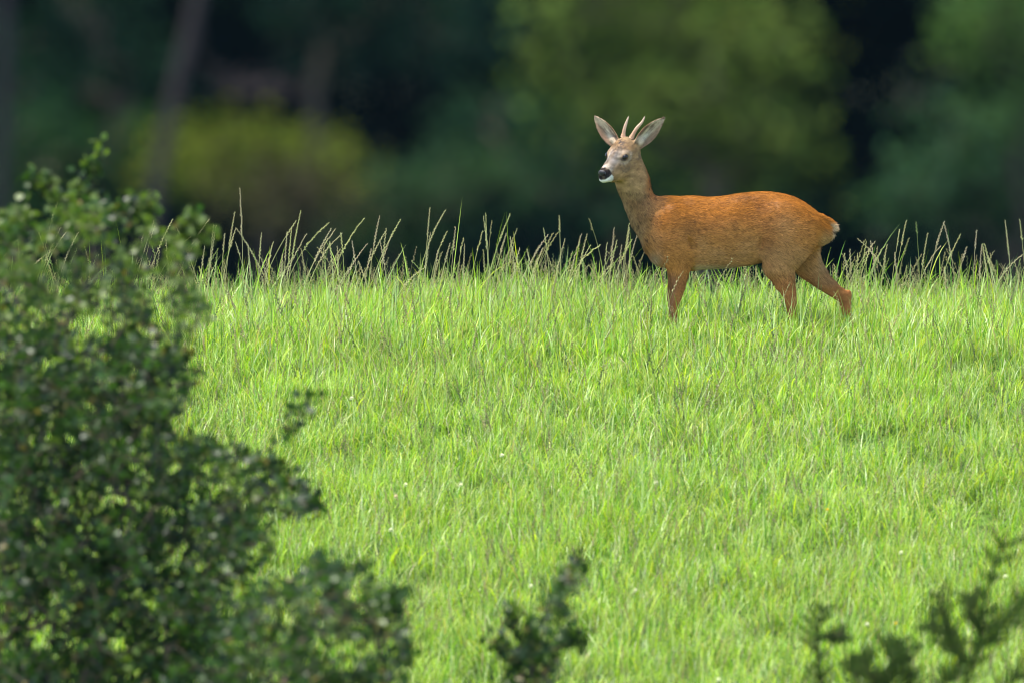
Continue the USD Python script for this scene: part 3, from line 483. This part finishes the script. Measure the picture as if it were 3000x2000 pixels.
def sstep(a, b, x): t = np.clip((x - a) / (b - a), 0, 1); return t * t * (3 - 2 * t)
def mixc(c, d, w): return c + (np.asarray(d) - c) * w[:, None]
def coat(P, N):
    """Coat colours of the animal at points P (its own markings, plus painted haunch and loin shading)."""
    cx, cy, y = P[:, 0] * S1 + 1000, 1590 - P[:, 2] * S1, P[:, 1]
    n1 = meshkit.fbm(P * 14, 3, 1); n2 = meshkit.fbm(P * np.array([22, 60, 60]), 3, 2); n3 = meshkit.fbm(P * np.array([70, 70, 40]), 2, 9)
    topz = np.interp(cx, TX, TT)
    depth = (cy - topz) / 480
    c = np.tile(np.array([.330, .118, .016]), (len(P), 1))
    c = mixc(c, (.345, .142, .036), sstep(.12, .55, depth + .25 * (n1 - .5)))
    c = mixc(c, (.350, .172, .064), 1.0 * sstep(.50, .90, depth + .3 * (n1 - .5)) * sstep(820, 900, cx) * (cx < 1700))
    c = mixc(c, (.42, .32, .18), sstep(1095, 1150, cy + 25 * (n1 - .5)) * sstep(830, 880, cx) * (1 - sstep(1280, 1330, cx)))          # belly
    c = mixc(c, (.40, .20, .075), .55 * np.exp(-((cx - 1440) / 75) ** 2 - ((cy - 850) / 95) ** 2)); c = mixc(c, (.17, .055, .012), .6 * sstep(.42, .62, n1) * np.exp(-((cx - 1190) / 150) ** 2 - ((cy - 720) / 60) ** 2))  # paler thigh fur and darker loin, strengthened as painted shading to model the body
    c = mixc(c, (.19, .070, .018), .5 * np.exp(-((cx - 1330) / 40) ** 2 - ((cy - 930) / 110) ** 2)); c = mixc(c, (.38, .20, .085), .45 * np.exp(-((cx - 590) / 50) ** 2 - ((cy - 930) / 70) ** 2))  # dark haunch line painted in likewise
    # legs: rufous, browner below
    leg = sstep(1120, 1230, cy); c = mixc(c, (.270, .108, .034), leg * (1 - sstep(830, 880, cx) * (1 - sstep(1280, 1310, cx))))
    c = mixc(c, (.25, .12, .06), .7 * leg * sstep(0, .03, N[:, 0] * -.05) * (cx < 900))
    c = mixc(c, (.33, .18, .08), .6 * sstep(900, 1200, cy) * sstep(1600, 1700, cx + (n1 - .5) * 60) * (1 - sstep(1210, 1280, cy)))   # back of thigh
    c = mixc(c, (.38, .25, .13), .8 * sstep(850, 1000, cy + 20 * n1) * (1 - sstep(1080, 1180, cy)) * sstep(1640, 1720, cx))
    c = mixc(c, (.66, .48, .30), .85 * sstep(815, 850, cy) * sstep(1742, 1770, cx + (n1 - .5) * 10) * (1 - sstep(930, 965, cy)))                                       # rump and tail tip
    c = mixc(c, (.03, .02, .018), np.exp(-(((cx - 1768) / 13) ** 2 + ((cy - 887) / 10) ** 2)))
    # neck: greyer brown, flecked
    nt = (cx - 600) * .95 + (cy - 760) * .3
    neck = 1 - sstep(-60, 70, nt + 60 * (n1 - .5)); c = mixc(c, (.205, .112, .048), neck * .92)
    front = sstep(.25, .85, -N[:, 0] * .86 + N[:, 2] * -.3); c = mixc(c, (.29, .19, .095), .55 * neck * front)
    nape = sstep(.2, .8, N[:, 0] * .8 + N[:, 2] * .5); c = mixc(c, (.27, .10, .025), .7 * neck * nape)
    fleck = sstep(.60, .72, meshkit.fbm(P * np.array([120, 85, 60]), 2, 21)); c = mixc(c, (.06, .032, .018), .8 * fleck * sstep(-300, -190, nt) * (1 - sstep(20, 100, nt)))
    c = mixc(c, (.38, .29, .19), .7 * np.exp(-(((cx - 590) / 45) ** 2 + ((cy - 1075) / 55) ** 2)))                                   # pale brisket
    c = mixc(c, (.02, .015, .01), .85 * np.exp(-(((cx - 849) / 11) ** 2 + ((cy - 822) / 7) ** 2)) * (y < 0))
    # head
    R = P - HE; h, v, l = R @ hf, R @ hu, R @ hl
    face = sstep(-.165, -.125, h + .25 * v) * (P[:, 2] > .70) * (h > -.17); face *= sstep(-.17, -.12, v + .55 * np.maximum(-h, 0) + .03)
    a = h * .788 - v * .616; u_ = h * .616 + v * .788                                                                             # along the face, above it
    hd = np.tile(np.array([.23, .140, .068]), (len(P), 1))
    hd = mixc(hd, (.235, .140, .060), sstep(-.01, -.06, u_))                                                                      # cheek
    hd = mixc(hd, (.29, .24, .19), .7 * sstep(.0, .06, a) * sstep(-.02, .012, u_))
    hd = mixc(hd, (.19, .175, .165), .85 * np.exp(-((a - .035) / .05) ** 2) * np.exp(-((np.abs(l) - .018) / .018) ** 2) * sstep(-.02, .01, u_))
    pep = sstep(.47, .58, meshkit.fbm(P * 75, 3, 31)); hd = mixc(hd, (.05, .042, .04), .9 * pep * np.exp(-((a + .055) / .065) ** 2) * np.exp(-(l / .042) ** 2) * sstep(-.01, .03, u_))
    hd = mixc(hd, (.12, .105, .10), .5 * sstep(.45, .6, meshkit.fbm(P * 60, 3, 37)) * np.exp(-((a - .02) / .05) ** 2) * np.exp(-(l / .03) ** 2) * sstep(-.01, .02, u_))
    hd = mixc(hd, (.34, .24, .13), .8 * np.exp(-((a + .115) / .025) ** 2) * sstep(.0, .04, u_))
    for s_ in (-1, 1):
        er = np.sqrt((a / .034) ** 2 + ((u_ + .003) / .024) ** 2) + 3 * (l * s_ < .02); hd = mixc(hd, (.42, .35, .27), .4 * np.exp(-(er - 1.05) ** 2 / .10)); hd = mixc(hd, (.045, .035, .03), .9 * (1 - sstep(.55, .85, np.sqrt(((a - .006) / .030) ** 2 + ((u_ + .002) / .019) ** 2) + 3 * (l * s_ < .02))))
    hd = mixc(hd, (.62, .58, .50), sstep(.114, .122, a) * sstep(-.017, -.025, u_))
    muzz = sstep(.114, .122, a + .003 * np.sin(l * 300)) * sstep(-.024, -.017, u_); hd = mixc(hd, (.018, .014, .014), muzz)
    hd = mixc(hd, (.03, .02, .018), .9 * np.exp(-(((a - .122) / .012) ** 2 + ((u_ + .018) / .012) ** 2 + ((np.abs(l) - .030) / .012) ** 2)))
    hd = mixc(hd, (.44, .38, .31), .6 * np.exp(-(((a - .106) / .012) ** 2)) * sstep(-.015, -.0, u_) * (1 - muzz))
    mot = meshkit.fbm(P * 48, 3, 91); hd = hd * (.45 + 1.1 * mot)[:, None]; hd = mixc(hd, (.10, .07, .045), .55 * sstep(.54, .66, meshkit.fbm(P * 62, 2, 93)) * (u_ > -.07))
    hd = mixc(hd, (.60, .56, .48), .95 * sstep(.116, .124, a) * sstep(-.018, -.026, u_))
    c = mixc(c, hd, face)
    for i, (b, ax, sd, nf, L, w, cup, curl) in enumerate(EARS):
        q = P - b; t, s, n = q @ ax / L, q @ sd, q @ nf; inn = sstep(.05, .16, t) * (np.abs(s) < w * 1.15) * (np.abs(n) < .06) * (t < 1.08)
        side = 1 if i == 0 else -1
        inside = sstep(.0, .5, N @ nf)
        e = np.tile(np.array([.21, .12, .06]), (len(P), 1)); st = meshkit.fbm(np.stack([t * 3, s * 120, n * 40], 1) + 5, 3, 41)
        ins = np.tile(np.array([.40, .30, .20]), (len(P), 1)); ins = mixc(ins, (.13, .085, .06), .9 * sstep(.48, .58, st)); ins = mixc(ins, (.58, .50, .38), .8 * np.exp(-((t - .32) / .16) ** 2 - (s / w / .35) ** 2)); ins = mixc(ins, (.17, .10, .055), .9 * sstep(.58, .85, np.abs(s) / w))
        ins = mixc(ins, (.26, .16, .10), .8 * sstep(.15, .5, -side * s / w * (-1 if i == 0 else -1)) * (1 - sstep(.75, .95, t)))
        e = mixc(e, ins, inside); e = mixc(e, (.06, .045, .035), .8 * sstep(.86, 1.0, t) * (1 - inside * .6)); c = mixc(c, e, inn)
    hoof = np.min([np.linalg.norm(P - q, axis=1) for q in HOOF], axis=0); c = mixc(c, (.03, .026, .024), 1 - sstep(.022, .034, hoof))
    n4 = meshkit.fbm(P * np.array([45, 120, 130]) + 3, 2, 61); n5 = meshkit.fbm(P * np.array([7, 9, 9]) + 8, 3, 71); c *= (0.72 + .56 * n2)[:, None]; c *= (0.84 + .32 * n4)[:, None]; c *= (.72 + .56 * n5)[:, None]; c *= (0.86 + .28 * n3)[:, None]
    return np.clip(c, 0.004, 1)
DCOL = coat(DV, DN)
M_coat = tinted('deer_coat', 0.8, 0.03)
M_fur = usdkit.material(stage, '/World/Looks/deer_fur', {'a': ('attribute', {'attribute': 'tint'}), 'd': ('diffuse_bsdf', {'roughness': .4}), 'g': ('glossy_bsdf', {'roughness': .45, 'color': (1, .9, .8)}), 'm': ('mix_closure', {'fac': .012})},
    [('a.color', 'd.color'), ('d.BSDF', 'm.closure1'), ('g.BSDF', 'm.closure2')], surface='m.closure')
M_horn = tinted('antler_horn', 0.6, 0.3, (140, 0.5, 0.004))
M_eye = usdkit.material(stage, '/World/Looks/deer_eye', {'p': ('principled_bsdf', {'base_color': (.008, .006, .005), 'roughness': .12, 'specular_ior_level': .3})}, surface='p.BSDF')
M_nose = usdkit.material(stage, '/World/Looks/deer_nose', {'ge': ('geometry', {}), 'n': ('voronoi_texture', {'scale': 420}), 'b': ('bump', {'strength': .5, 'distance': .002}), 'p': ('principled_bsdf', {'base_color': (.014, .012, .013), 'roughness': .42, 'specular_ior_level': .4})},
    [('ge.position', 'n.vector'), ('n.distance', 'b.height'), ('b.normal', 'p.normal')], surface='p.BSDF')
deer = thing('roe_deer', 'young roe deer buck standing side on at the crest, head turned to the camera', 'deer', DPOS)
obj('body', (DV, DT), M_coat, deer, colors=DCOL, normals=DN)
def coat_flow(P, N):
    cx, cy = P[:, 0] * S1 + 1000, 1590 - P[:, 2] * S1
    d = np.tile(np.array([1.0, 0, -.22]), (len(P), 1))
    nt = (cx - 600) * .95 + (cy - 760) * .3; w = (1 - sstep(-90, 120, nt))[:, None]; d = d * (1 - w) + np.array([.45, 0, -.85]) * w
    w = (sstep(1000, 1180, cy) * ((cx < 860) | (cx > 1280)))[:, None]; d = d * (1 - w) + np.array([.25, 0, -.95]) * w
    w = (sstep(1350, 1500, cx) * sstep(850, 1000, cy))[:, None]; d = d * (1 - .7 * w) + np.array([.75, 0, -.75]) * .7 * w
    R = P - HE; h, v = R @ hf, R @ hu; w = (sstep(-.15, -.11, h + .25 * v) * (P[:, 2] > .72) * (v > -.15))[:, None]; d = d * (1 - w) + (-AX[0]) * w
    for (b, ax, sd, nf, L, wd, cup, curl) in EARS:
        q = P - b; t = q @ ax / L; w = ((t > .08) & (np.abs(q @ sd) < wd * 1.2) & (np.abs(q @ nf) < .06) & (t < 1.1))[:, None]; d = np.where(w, ax, d)
    wob = meshkit.fbm(P * 9, 2, 51) - .5; d = d + np.stack([0 * wob, wob * .4, wob * 1.1], 1)
    d -= (d * N).sum(1, keepdims=True) * N; return d / (np.linalg.norm(d, axis=1, keepdims=True) + 1e-9)
rngD = np.random.default_rng(5)
tri = DV[DT]; area = np.linalg.norm(np.cross(tri[:, 1] - tri[:, 0], tri[:, 2] - tri[:, 0]), axis=1); wt = area * np.where(tri[:, 0, 1] < .03, 1, .35)
NH = 130000; fi = rngD.choice(len(DT), NH, p=wt / wt.sum()); b1, b2 = rngD.random(NH), rngD.random(NH); sw = b1 + b2 > 1; b1[sw], b2[sw] = 1 - b1[sw], 1 - b2[sw]
bar = np.stack([1 - b1 - b2, b1, b2], 1); HP = (tri[fi] * bar[..., None]).sum(1); HN = (DN[DT[fi]] * bar[..., None]).sum(1); HN /= np.linalg.norm(HN, axis=1, keepdims=True)
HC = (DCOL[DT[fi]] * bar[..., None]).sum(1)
dark = np.clip(1 + .30 * rngD.normal(size=NH), .35, 1.8); HC = HC * dark[:, None]
fl = coat_flow(HP, HN); hx, hz = HP[:, 0] * S1 + 1000, HP[:, 2]
R_ = HP - HE; headm = ((R_ @ hf) > -.15) & (HP[:, 2] > .74) & (hx < 640)
ln = np.where(headm, .008, .017); ln = np.where((hx > 1560) & (hz > .30) & (hz < .62), .027, ln); ln = np.where(hz < .25, .009, ln); ln = np.where((hx < 640) & (hz > .36) & (hz < .5), .028, ln)
a_, u2 = (R_ @ hf) * .788 - (R_ @ hu) * .616, (R_ @ hf) * .616 + (R_ @ hu) * .788
muz = headm & (a_ > .112) & (u2 > -.030); hoofm = hz < .03
eyem = headm & (np.abs(a_ - .010) < .022) & (np.abs(u2) < .016)
ok = ~(muz | hoofm | eyem); HP, HN, HC, fl, ln = HP[ok], HN[ok], HC[ok], fl[ok], ln[ok]; n = len(HP)
ln = ln * rngD.uniform(.6, 1.35, n); lift = rngD.uniform(.08, .34, n); sdv = np.cross(fl, HN)
dirv = fl + HN * lift[:, None] + sdv * rngD.normal(0, .16, (n, 1)); w_ = np.where(ln > .012, .00105, .0008)[:, None]
root = HP - HN * .0006; mid = root + dirv * (ln * .55)[:, None]; tip = root + dirv * ln[:, None] - HN * (ln * lift * .45)[:, None]
hv = np.stack([root - sdv * w_, root + sdv * w_, mid - sdv * w_ * .8, mid + sdv * w_ * .8, tip], 1).reshape(-1, 3)
hfc = (np.arange(n)[:, None, None] * 5 + np.array([[0, 1, 3], [0, 3, 2], [2, 3, 4]])).reshape(-1, 3)
hn = HN[:, None] + dirv[:, None] * np.array([0, 0, .15, .15, .3])[None, :, None] + rngD.normal(0, .10, (n, 1, 3)); hn = (hn / np.linalg.norm(hn, axis=2, keepdims=True)).reshape(-1, 3)
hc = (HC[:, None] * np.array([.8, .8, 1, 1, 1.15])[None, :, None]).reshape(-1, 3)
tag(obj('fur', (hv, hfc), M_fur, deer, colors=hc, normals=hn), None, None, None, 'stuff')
# antlers: two short spikes, the near one with a slight kink
def antler(base, pts, r):
    p = spline([base + np.asarray(a) for a in pts], 18)
    rad = np.interp(np.linspace(0, 1, 18), [0, .06, .15, .55, .9, 1], [r * 1.25, r * 1.35, r, r * .8, r * .42, r * .12]); g = Geo()
    v, f = tube(p, rad, 10); t = np.linspace(0, 1, 18).repeat(10); t = np.r_[t, 1, 0]
    cc = mixc(np.tile(np.array([.50, .35, .24]), (len(v), 1)), (.42, .22, .12), sstep(.75, .1, t) * (.4 + .6 * meshkit.noise(v * 90, 3))); g.add(v, f, cc); g.build('antler', M_horn, deer)
aN, aF = H(-.082, .092, .026), H(-.082, .094, -.024)
antler(aN, [(.0, 0, .0), (.037, -.012, .062), (.050, -.016, .076), (.069, -.022, .112)], .0100)
antler(aF, [(.0, 0, .0), (.008, -.004, .045), (.013, -.006, .062), (.029, -.010, .106)], .0096)
# eyes with a dark rim, and the bare black nose
for s_ in (-1, 1):
    c = H(-.0, .0, s_ * .052) + AX[2] * .002; e = trimesh.creation.icosphere(3, 1.0); e.apply_scale([.0185, .0140, .0130]); ev = np.array(e.vertices) @ AX + c
    obj('eye', (ev, np.array(e.faces)), M_eye, deer, smooth=True)
sph = trimesh.creation.icosphere(4, 1.0); sv = np.array(sph.vertices); sv = sv * np.array([.0140, .0220, .0200]); sv[:, 1] *= 1 - .25 * np.clip(-sv[:, 2] / .02, 0, 1)
for s_ in (-1, 1):
    dn = np.linalg.norm((sv - np.array([.010, s_ * .0140, -.003])) / np.array([1, .8, .6]), axis=1); sv[:, 0] -= .010 * np.exp(-(dn / .007) ** 2)
obj('nose', (sv @ AX + H(.1085, -.081) + AX[0] * .012, np.array(sph.faces)), M_nose, deer, smooth=True)
# ------------------------------------------------------------------ hawthorn and spiny shrubs standing between camera and slope
rngB = np.random.default_rng(33)
from shapely.geometry import Polygon, Point
import shapely
HL = np.array([[0, 0, 0], [.16, .12, .03], [.42, .30, .05], [.30, .50, .03], [.40, .72, .04], [.16, .80, .02], [0, 1.05, -.04], [-.16, .80, .02], [-.40, .72, .04], [-.30, .50, .03], [-.42, .30, .05], [-.16, .12, .03]])
HLC = np.array([0, .5, 0.0]); HLF = np.array([[12, i, (i + 1) % 12] for i in range(12)])
def lobed(pos, d, nrm, size):
    """Lobed leaves, all at once: (n, 13, 3) vertices."""
    d = d / np.linalg.norm(d, axis=1, keepdims=True); s = np.cross(d, nrm); s /= np.linalg.norm(s, axis=1, keepdims=True) + 1e-9; m = np.cross(s, d)
    P = np.vstack([HL, HLC])[None] * np.asarray(size)[:, None, None]; return pos[:, None] + P[..., :1] * s[:, None] + P[..., 1:2] * d[:, None] + P[..., 2:] * m[:, None]
def hawthorn(name, label, base_px, depth, outline, holes, n_clusters, thick, single=110, leafs=9, tips=(), rng=rngB, stem_r=.03, light=1.0, dens=None):
    y = depth - FOCUS; b = at(base_px[0], base_px[1], y); b[2] = float(ground(b[0], y)) - .1; t = thing(name, label, 'bush', b)
    poly = Polygon(outline); shapely.prepare(poly); x0, y0, x1, y1 = poly.bounds; C = []
    tries = 0
    while len(C) < n_clusters and tries < 60000:
        tries += 1; q = (rng.uniform(x0, x1), rng.uniform(y0, y1)); 
        if not shapely.contains_xy(poly, *q) or any(((q[0] - a) / ra) ** 2 + ((q[1] - c) / rb) ** 2 < 1 and rng.random() < pr for a, c, ra, rb, pr in holes): continue
        if dens is not None and rng.random() > dens(*q): continue
        C.append(at(q[0], q[1], y + rng.normal(0, thick * .5)))
    for tip in tips:                                   # long shoots that reach out of the outline
        pts = spline([np.r_[q, 0] for q in tip], 9); dy = rng.normal(0, .15)
        for q in pts:
            for _ in range(2 if tip[-1] != (900, 1170) else 1): C.append(at(q[0] + rng.normal(0, 8), q[1] + rng.normal(0, 8), y + dy + rng.normal(0, .03)))
    C = np.array(C); start = b + np.array([0, 0, max(.2, (C[:, 2].min() - b[2]) * .6)])
    nodes, par, load = skeleton(start - b, C - b, .018, rng, .04)
    g = Geo(); v, f = tube(spline([np.zeros(3), (start - b) * .5 + [.03, 0, 0], start - b], 6), np.linspace(stem_r * 1.2, stem_r, 6), 9); g.add(v, f, (.10, .085, .07)); g.build('trunk', M_bark, t)
    limb_geo(nodes, par, load, stem_r * .9, .0016, (.115, .085, .065), rng, 5, .5).build('branches', M_bark, t)
    top = np.percentile(C[:, 2], 97); lv = []
    for c in C:
        hz = c[2]; sh = float(np.clip(rng.normal(0, .34), -.65, .9)); young = rng.random() < .07 + .50 * sstep(-.10, .35, hz)  # paler leaf tone: a few young leaves, sunlit top painted in by height
        for _ in range(int(rng.integers(leafs - 2, leafs + 3))):
            o = rng.normal(0, .026, 3); d = rng.normal(size=3) * .8 + np.array([0, -.1, .35]); nn = rng.normal(size=3) * .7 + np.array([0, 0, 1.0])
            col = np.array([.024, .054, .009]) * (1 + sh) * rng.uniform(.75, 1.3) * light
            if young: col = np.array([.085, .130, .022]) * rng.uniform(.7, 1.3)  # lighter green, also stands for sun on the top leaves
            if rng.random() < .03: col = np.array([.13, .10, .02])
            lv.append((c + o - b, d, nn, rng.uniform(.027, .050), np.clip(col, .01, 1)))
    scr = np.array([q[0] + b for q in lv]); k = scr[:, 1] + FOCUS; pz = 1000 - PXM * ((scr[:, 2] - CAMZ) / k + PITCH); px = 1500 + PXM * scr[:, 0] / k
    inside = (px > 5) & (px < 2995) & (pz > 5) & (pz < 1990); score = np.where(inside, -scr[:, 1] + .8 * scr[:, 2] + np.array([q[3] for q in lv]) * 10, -99); order = np.argsort(-score); pick = set(order[:single].tolist()) if inside.sum() > single else set()
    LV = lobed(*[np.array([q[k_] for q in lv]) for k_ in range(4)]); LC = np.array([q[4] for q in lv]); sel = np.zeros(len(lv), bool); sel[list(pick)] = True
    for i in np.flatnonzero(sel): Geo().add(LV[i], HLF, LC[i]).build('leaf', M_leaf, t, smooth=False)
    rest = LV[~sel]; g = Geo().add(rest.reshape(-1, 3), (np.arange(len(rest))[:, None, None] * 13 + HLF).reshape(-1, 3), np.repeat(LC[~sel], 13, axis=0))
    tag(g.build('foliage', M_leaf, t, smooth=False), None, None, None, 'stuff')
    return t
big = [(-80, 660), (60, 640), (130, 660), (180, 600), (215, 560), (235, 520), (262, 500), (285, 520), (320, 590), (420, 610), (455, 660), (560, 690), (605, 740), (600, 800), (560, 850), (600, 930), (545, 1000), (585, 1080), (590, 1150), (520, 1210), (540, 1290), (650, 1300), (720, 1340), (830, 1380), (915, 1470), (900, 1520), (810, 1530), (780, 1640), (700, 1690), (640, 1730), (700, 1790), (720, 2100), (-80, 2100)]
def dn(px, py): return (.16 + .26 * sstep(560, 660, py) + .18 * sstep(700, 900, py) + .40 * sstep(900, 1200, py)) * (1 - .35 * sstep(520, 860, px))
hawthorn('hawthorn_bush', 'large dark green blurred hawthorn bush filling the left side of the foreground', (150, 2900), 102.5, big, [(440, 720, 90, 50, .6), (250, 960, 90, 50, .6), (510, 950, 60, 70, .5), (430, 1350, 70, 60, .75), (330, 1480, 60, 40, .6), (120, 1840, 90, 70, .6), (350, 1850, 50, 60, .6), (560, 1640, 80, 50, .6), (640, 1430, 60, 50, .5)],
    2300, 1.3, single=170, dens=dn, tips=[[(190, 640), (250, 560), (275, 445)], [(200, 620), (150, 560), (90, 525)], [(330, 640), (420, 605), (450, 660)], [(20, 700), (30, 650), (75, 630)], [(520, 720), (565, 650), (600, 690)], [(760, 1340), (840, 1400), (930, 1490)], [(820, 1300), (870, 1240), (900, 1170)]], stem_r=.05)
low = [(640, 1780), (760, 1700), (860, 1690), (960, 1650), (1050, 1640), (1090, 1700), (1170, 1760), (1200, 1850), (1190, 1950), (1230, 2100), (600, 2100)]
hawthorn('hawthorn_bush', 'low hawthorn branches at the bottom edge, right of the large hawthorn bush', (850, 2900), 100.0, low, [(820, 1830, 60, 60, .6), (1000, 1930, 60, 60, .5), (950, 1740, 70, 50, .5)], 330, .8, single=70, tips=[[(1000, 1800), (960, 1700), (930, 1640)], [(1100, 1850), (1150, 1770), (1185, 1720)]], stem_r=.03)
sp = [(1440, 2100), (1470, 1990), (1530, 1900), (1570, 1830), (1600, 1760), (1650, 1690), (1690, 1660), (1700, 1700), (1680, 1770), (1670, 1830), (1650, 1900), (1620, 1960), (1600, 2100)]
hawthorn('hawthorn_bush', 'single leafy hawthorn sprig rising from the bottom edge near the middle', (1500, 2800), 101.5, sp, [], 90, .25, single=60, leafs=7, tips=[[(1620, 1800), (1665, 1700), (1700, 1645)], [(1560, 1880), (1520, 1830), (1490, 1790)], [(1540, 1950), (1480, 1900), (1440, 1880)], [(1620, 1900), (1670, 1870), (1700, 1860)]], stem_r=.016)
# spiny shrubs: shoots packed with short green spines
M_spine = leafy('spine', .25, .02, .5)
def spiny(label, depth, base_px, shoots, rng=rngB):
    y = depth - FOCUS; b = at(base_px[0], base_px[1], y); b[2] = float(ground(b[0], y)) - .1; t = thing('gorse_shrub', label, 'shrub', b)
    more = []; S = Geo()
    for pts, wpx in shoots:
        q = spline([np.r_[a, 0] for a in pts], 12)
        for k in range(2, 11):
            for sgn in (-1, 1):
                if rng.random() < .85: t_ = q[k + 1] - q[k - 1]; t_ /= np.linalg.norm(t_); n_ = np.array([-t_[1], t_[0], 0]) * sgn; l = rng.uniform(.5, 1.25) * wpx; e = q[k] + (n_ * .8 + t_ * .8) * l; more.append(([tuple(q[k][:2]), tuple((q[k] + (e - q[k]) * .5 + t_ * 4)[:2]), tuple(e[:2])], wpx * .55))
    for pts, wpx in [(a, b_ * .8) for a, b_ in shoots] + more:
        dy = rng.normal(0, .12); P = np.array([at(q[0], q[1], y + dy) for q in pts]) - b
        if pts[0][1] >= 2000: P = np.vstack([[0, 0, 0], P[0] * .6, P])
        p = spline(P, 40); L = np.linalg.norm(np.diff(p, axis=0), axis=1).sum(); W = wpx * depth / PXM; g = Geo(); v, f = tube(p, np.linspace(.005, .0015, 40), 5); g.add(v, f, (.10, .085, .05))
        vis = p[:, 2] + b[2] > at(0, 2150, y)[2]; m = int(L * 4200)
        u = rng.random(m) * 39; k = np.minimum(u.astype(int), 38); ok = vis[k]; u, k = u[ok], k[ok]; n = len(u); q = p[k] + (p[k + 1] - p[k]) * (u - k)[:, None]; ax = p[k + 1] - p[k]; ax /= np.linalg.norm(ax, axis=1, keepdims=True)
        r = rng.normal(size=(n, 3)); r -= (r * ax).sum(1, keepdims=True) * ax; r /= np.linalg.norm(r, axis=1, keepdims=True); d = r + ax * rng.uniform(.3, 1.1, (n, 1)); d /= np.linalg.norm(d, axis=1, keepdims=True)
        n_ = np.cross(d, ax); n_ /= np.linalg.norm(n_, axis=1, keepdims=True) + 1e-9; l = W * .54 * rng.uniform(.6, 1.3, n) * (1 - .5 * (u / 39) ** 4); w = .0020
        cc = np.where(rng.random((n, 1)) > .06, np.array([.046, .088, .020]) * rng.uniform(.6, 1.6, (n, 1)), np.array([[.13, .12, .03]]))
        S.add(np.stack([q - n_ * w, q + n_ * w, q + d * l[:, None]], 1).reshape(-1, 3), np.arange(3 * n).reshape(-1, 3), np.repeat(cc, 3, axis=0))
        g.build('shoot', M_bark, t)
    tag(S.build('spines', M_spine, t, smooth=False), None, None, None, 'stuff')
spiny('small upright spiny shrub at the bottom edge, right of centre', 100.5, (2450, 2700), [([(2410, 2080), (2400, 1950), (2395, 1850), (2415, 1770)], 62), ([(2400, 1870), (2440, 1862), (2475, 1852)], 34), ([(2530, 2080), (2510, 1980), (2490, 1930)], 40)])
spiny('low spreading spiny shrub between the small upright shrub and the right corner', 100.0, (2600, 2700), [([(2600, 2100), (2600, 1980), (2630, 1870)], 70), ([(2590, 2050), (2540, 1950), (2520, 1915)], 50), ([(2640, 2080), (2670, 1980), (2665, 1920)], 55), ([(2560, 2080), (2570, 2000), (2580, 1960)], 50)])
spiny('tall branching spiny shrub in the bottom right corner', 99.0, (2850, 2700), [([(2800, 2100), (2850, 1930), (2880, 1800), (2900, 1700), (2950, 1560)], 62), ([(2850, 1930), (2910, 1850), (2970, 1790), (3040, 1720)], 60), ([(2830, 1950), (2780, 1870), (2720, 1820)], 52), ([(2800, 1890), (2770, 1800), (2750, 1735)], 48), ([(2870, 1850), (2850, 1790), (2840, 1740)], 40), ([(2900, 2080), (2960, 2000), (3020, 1960)], 55), ([(2720, 2100), (2760, 2000), (2830, 1940)], 50)])
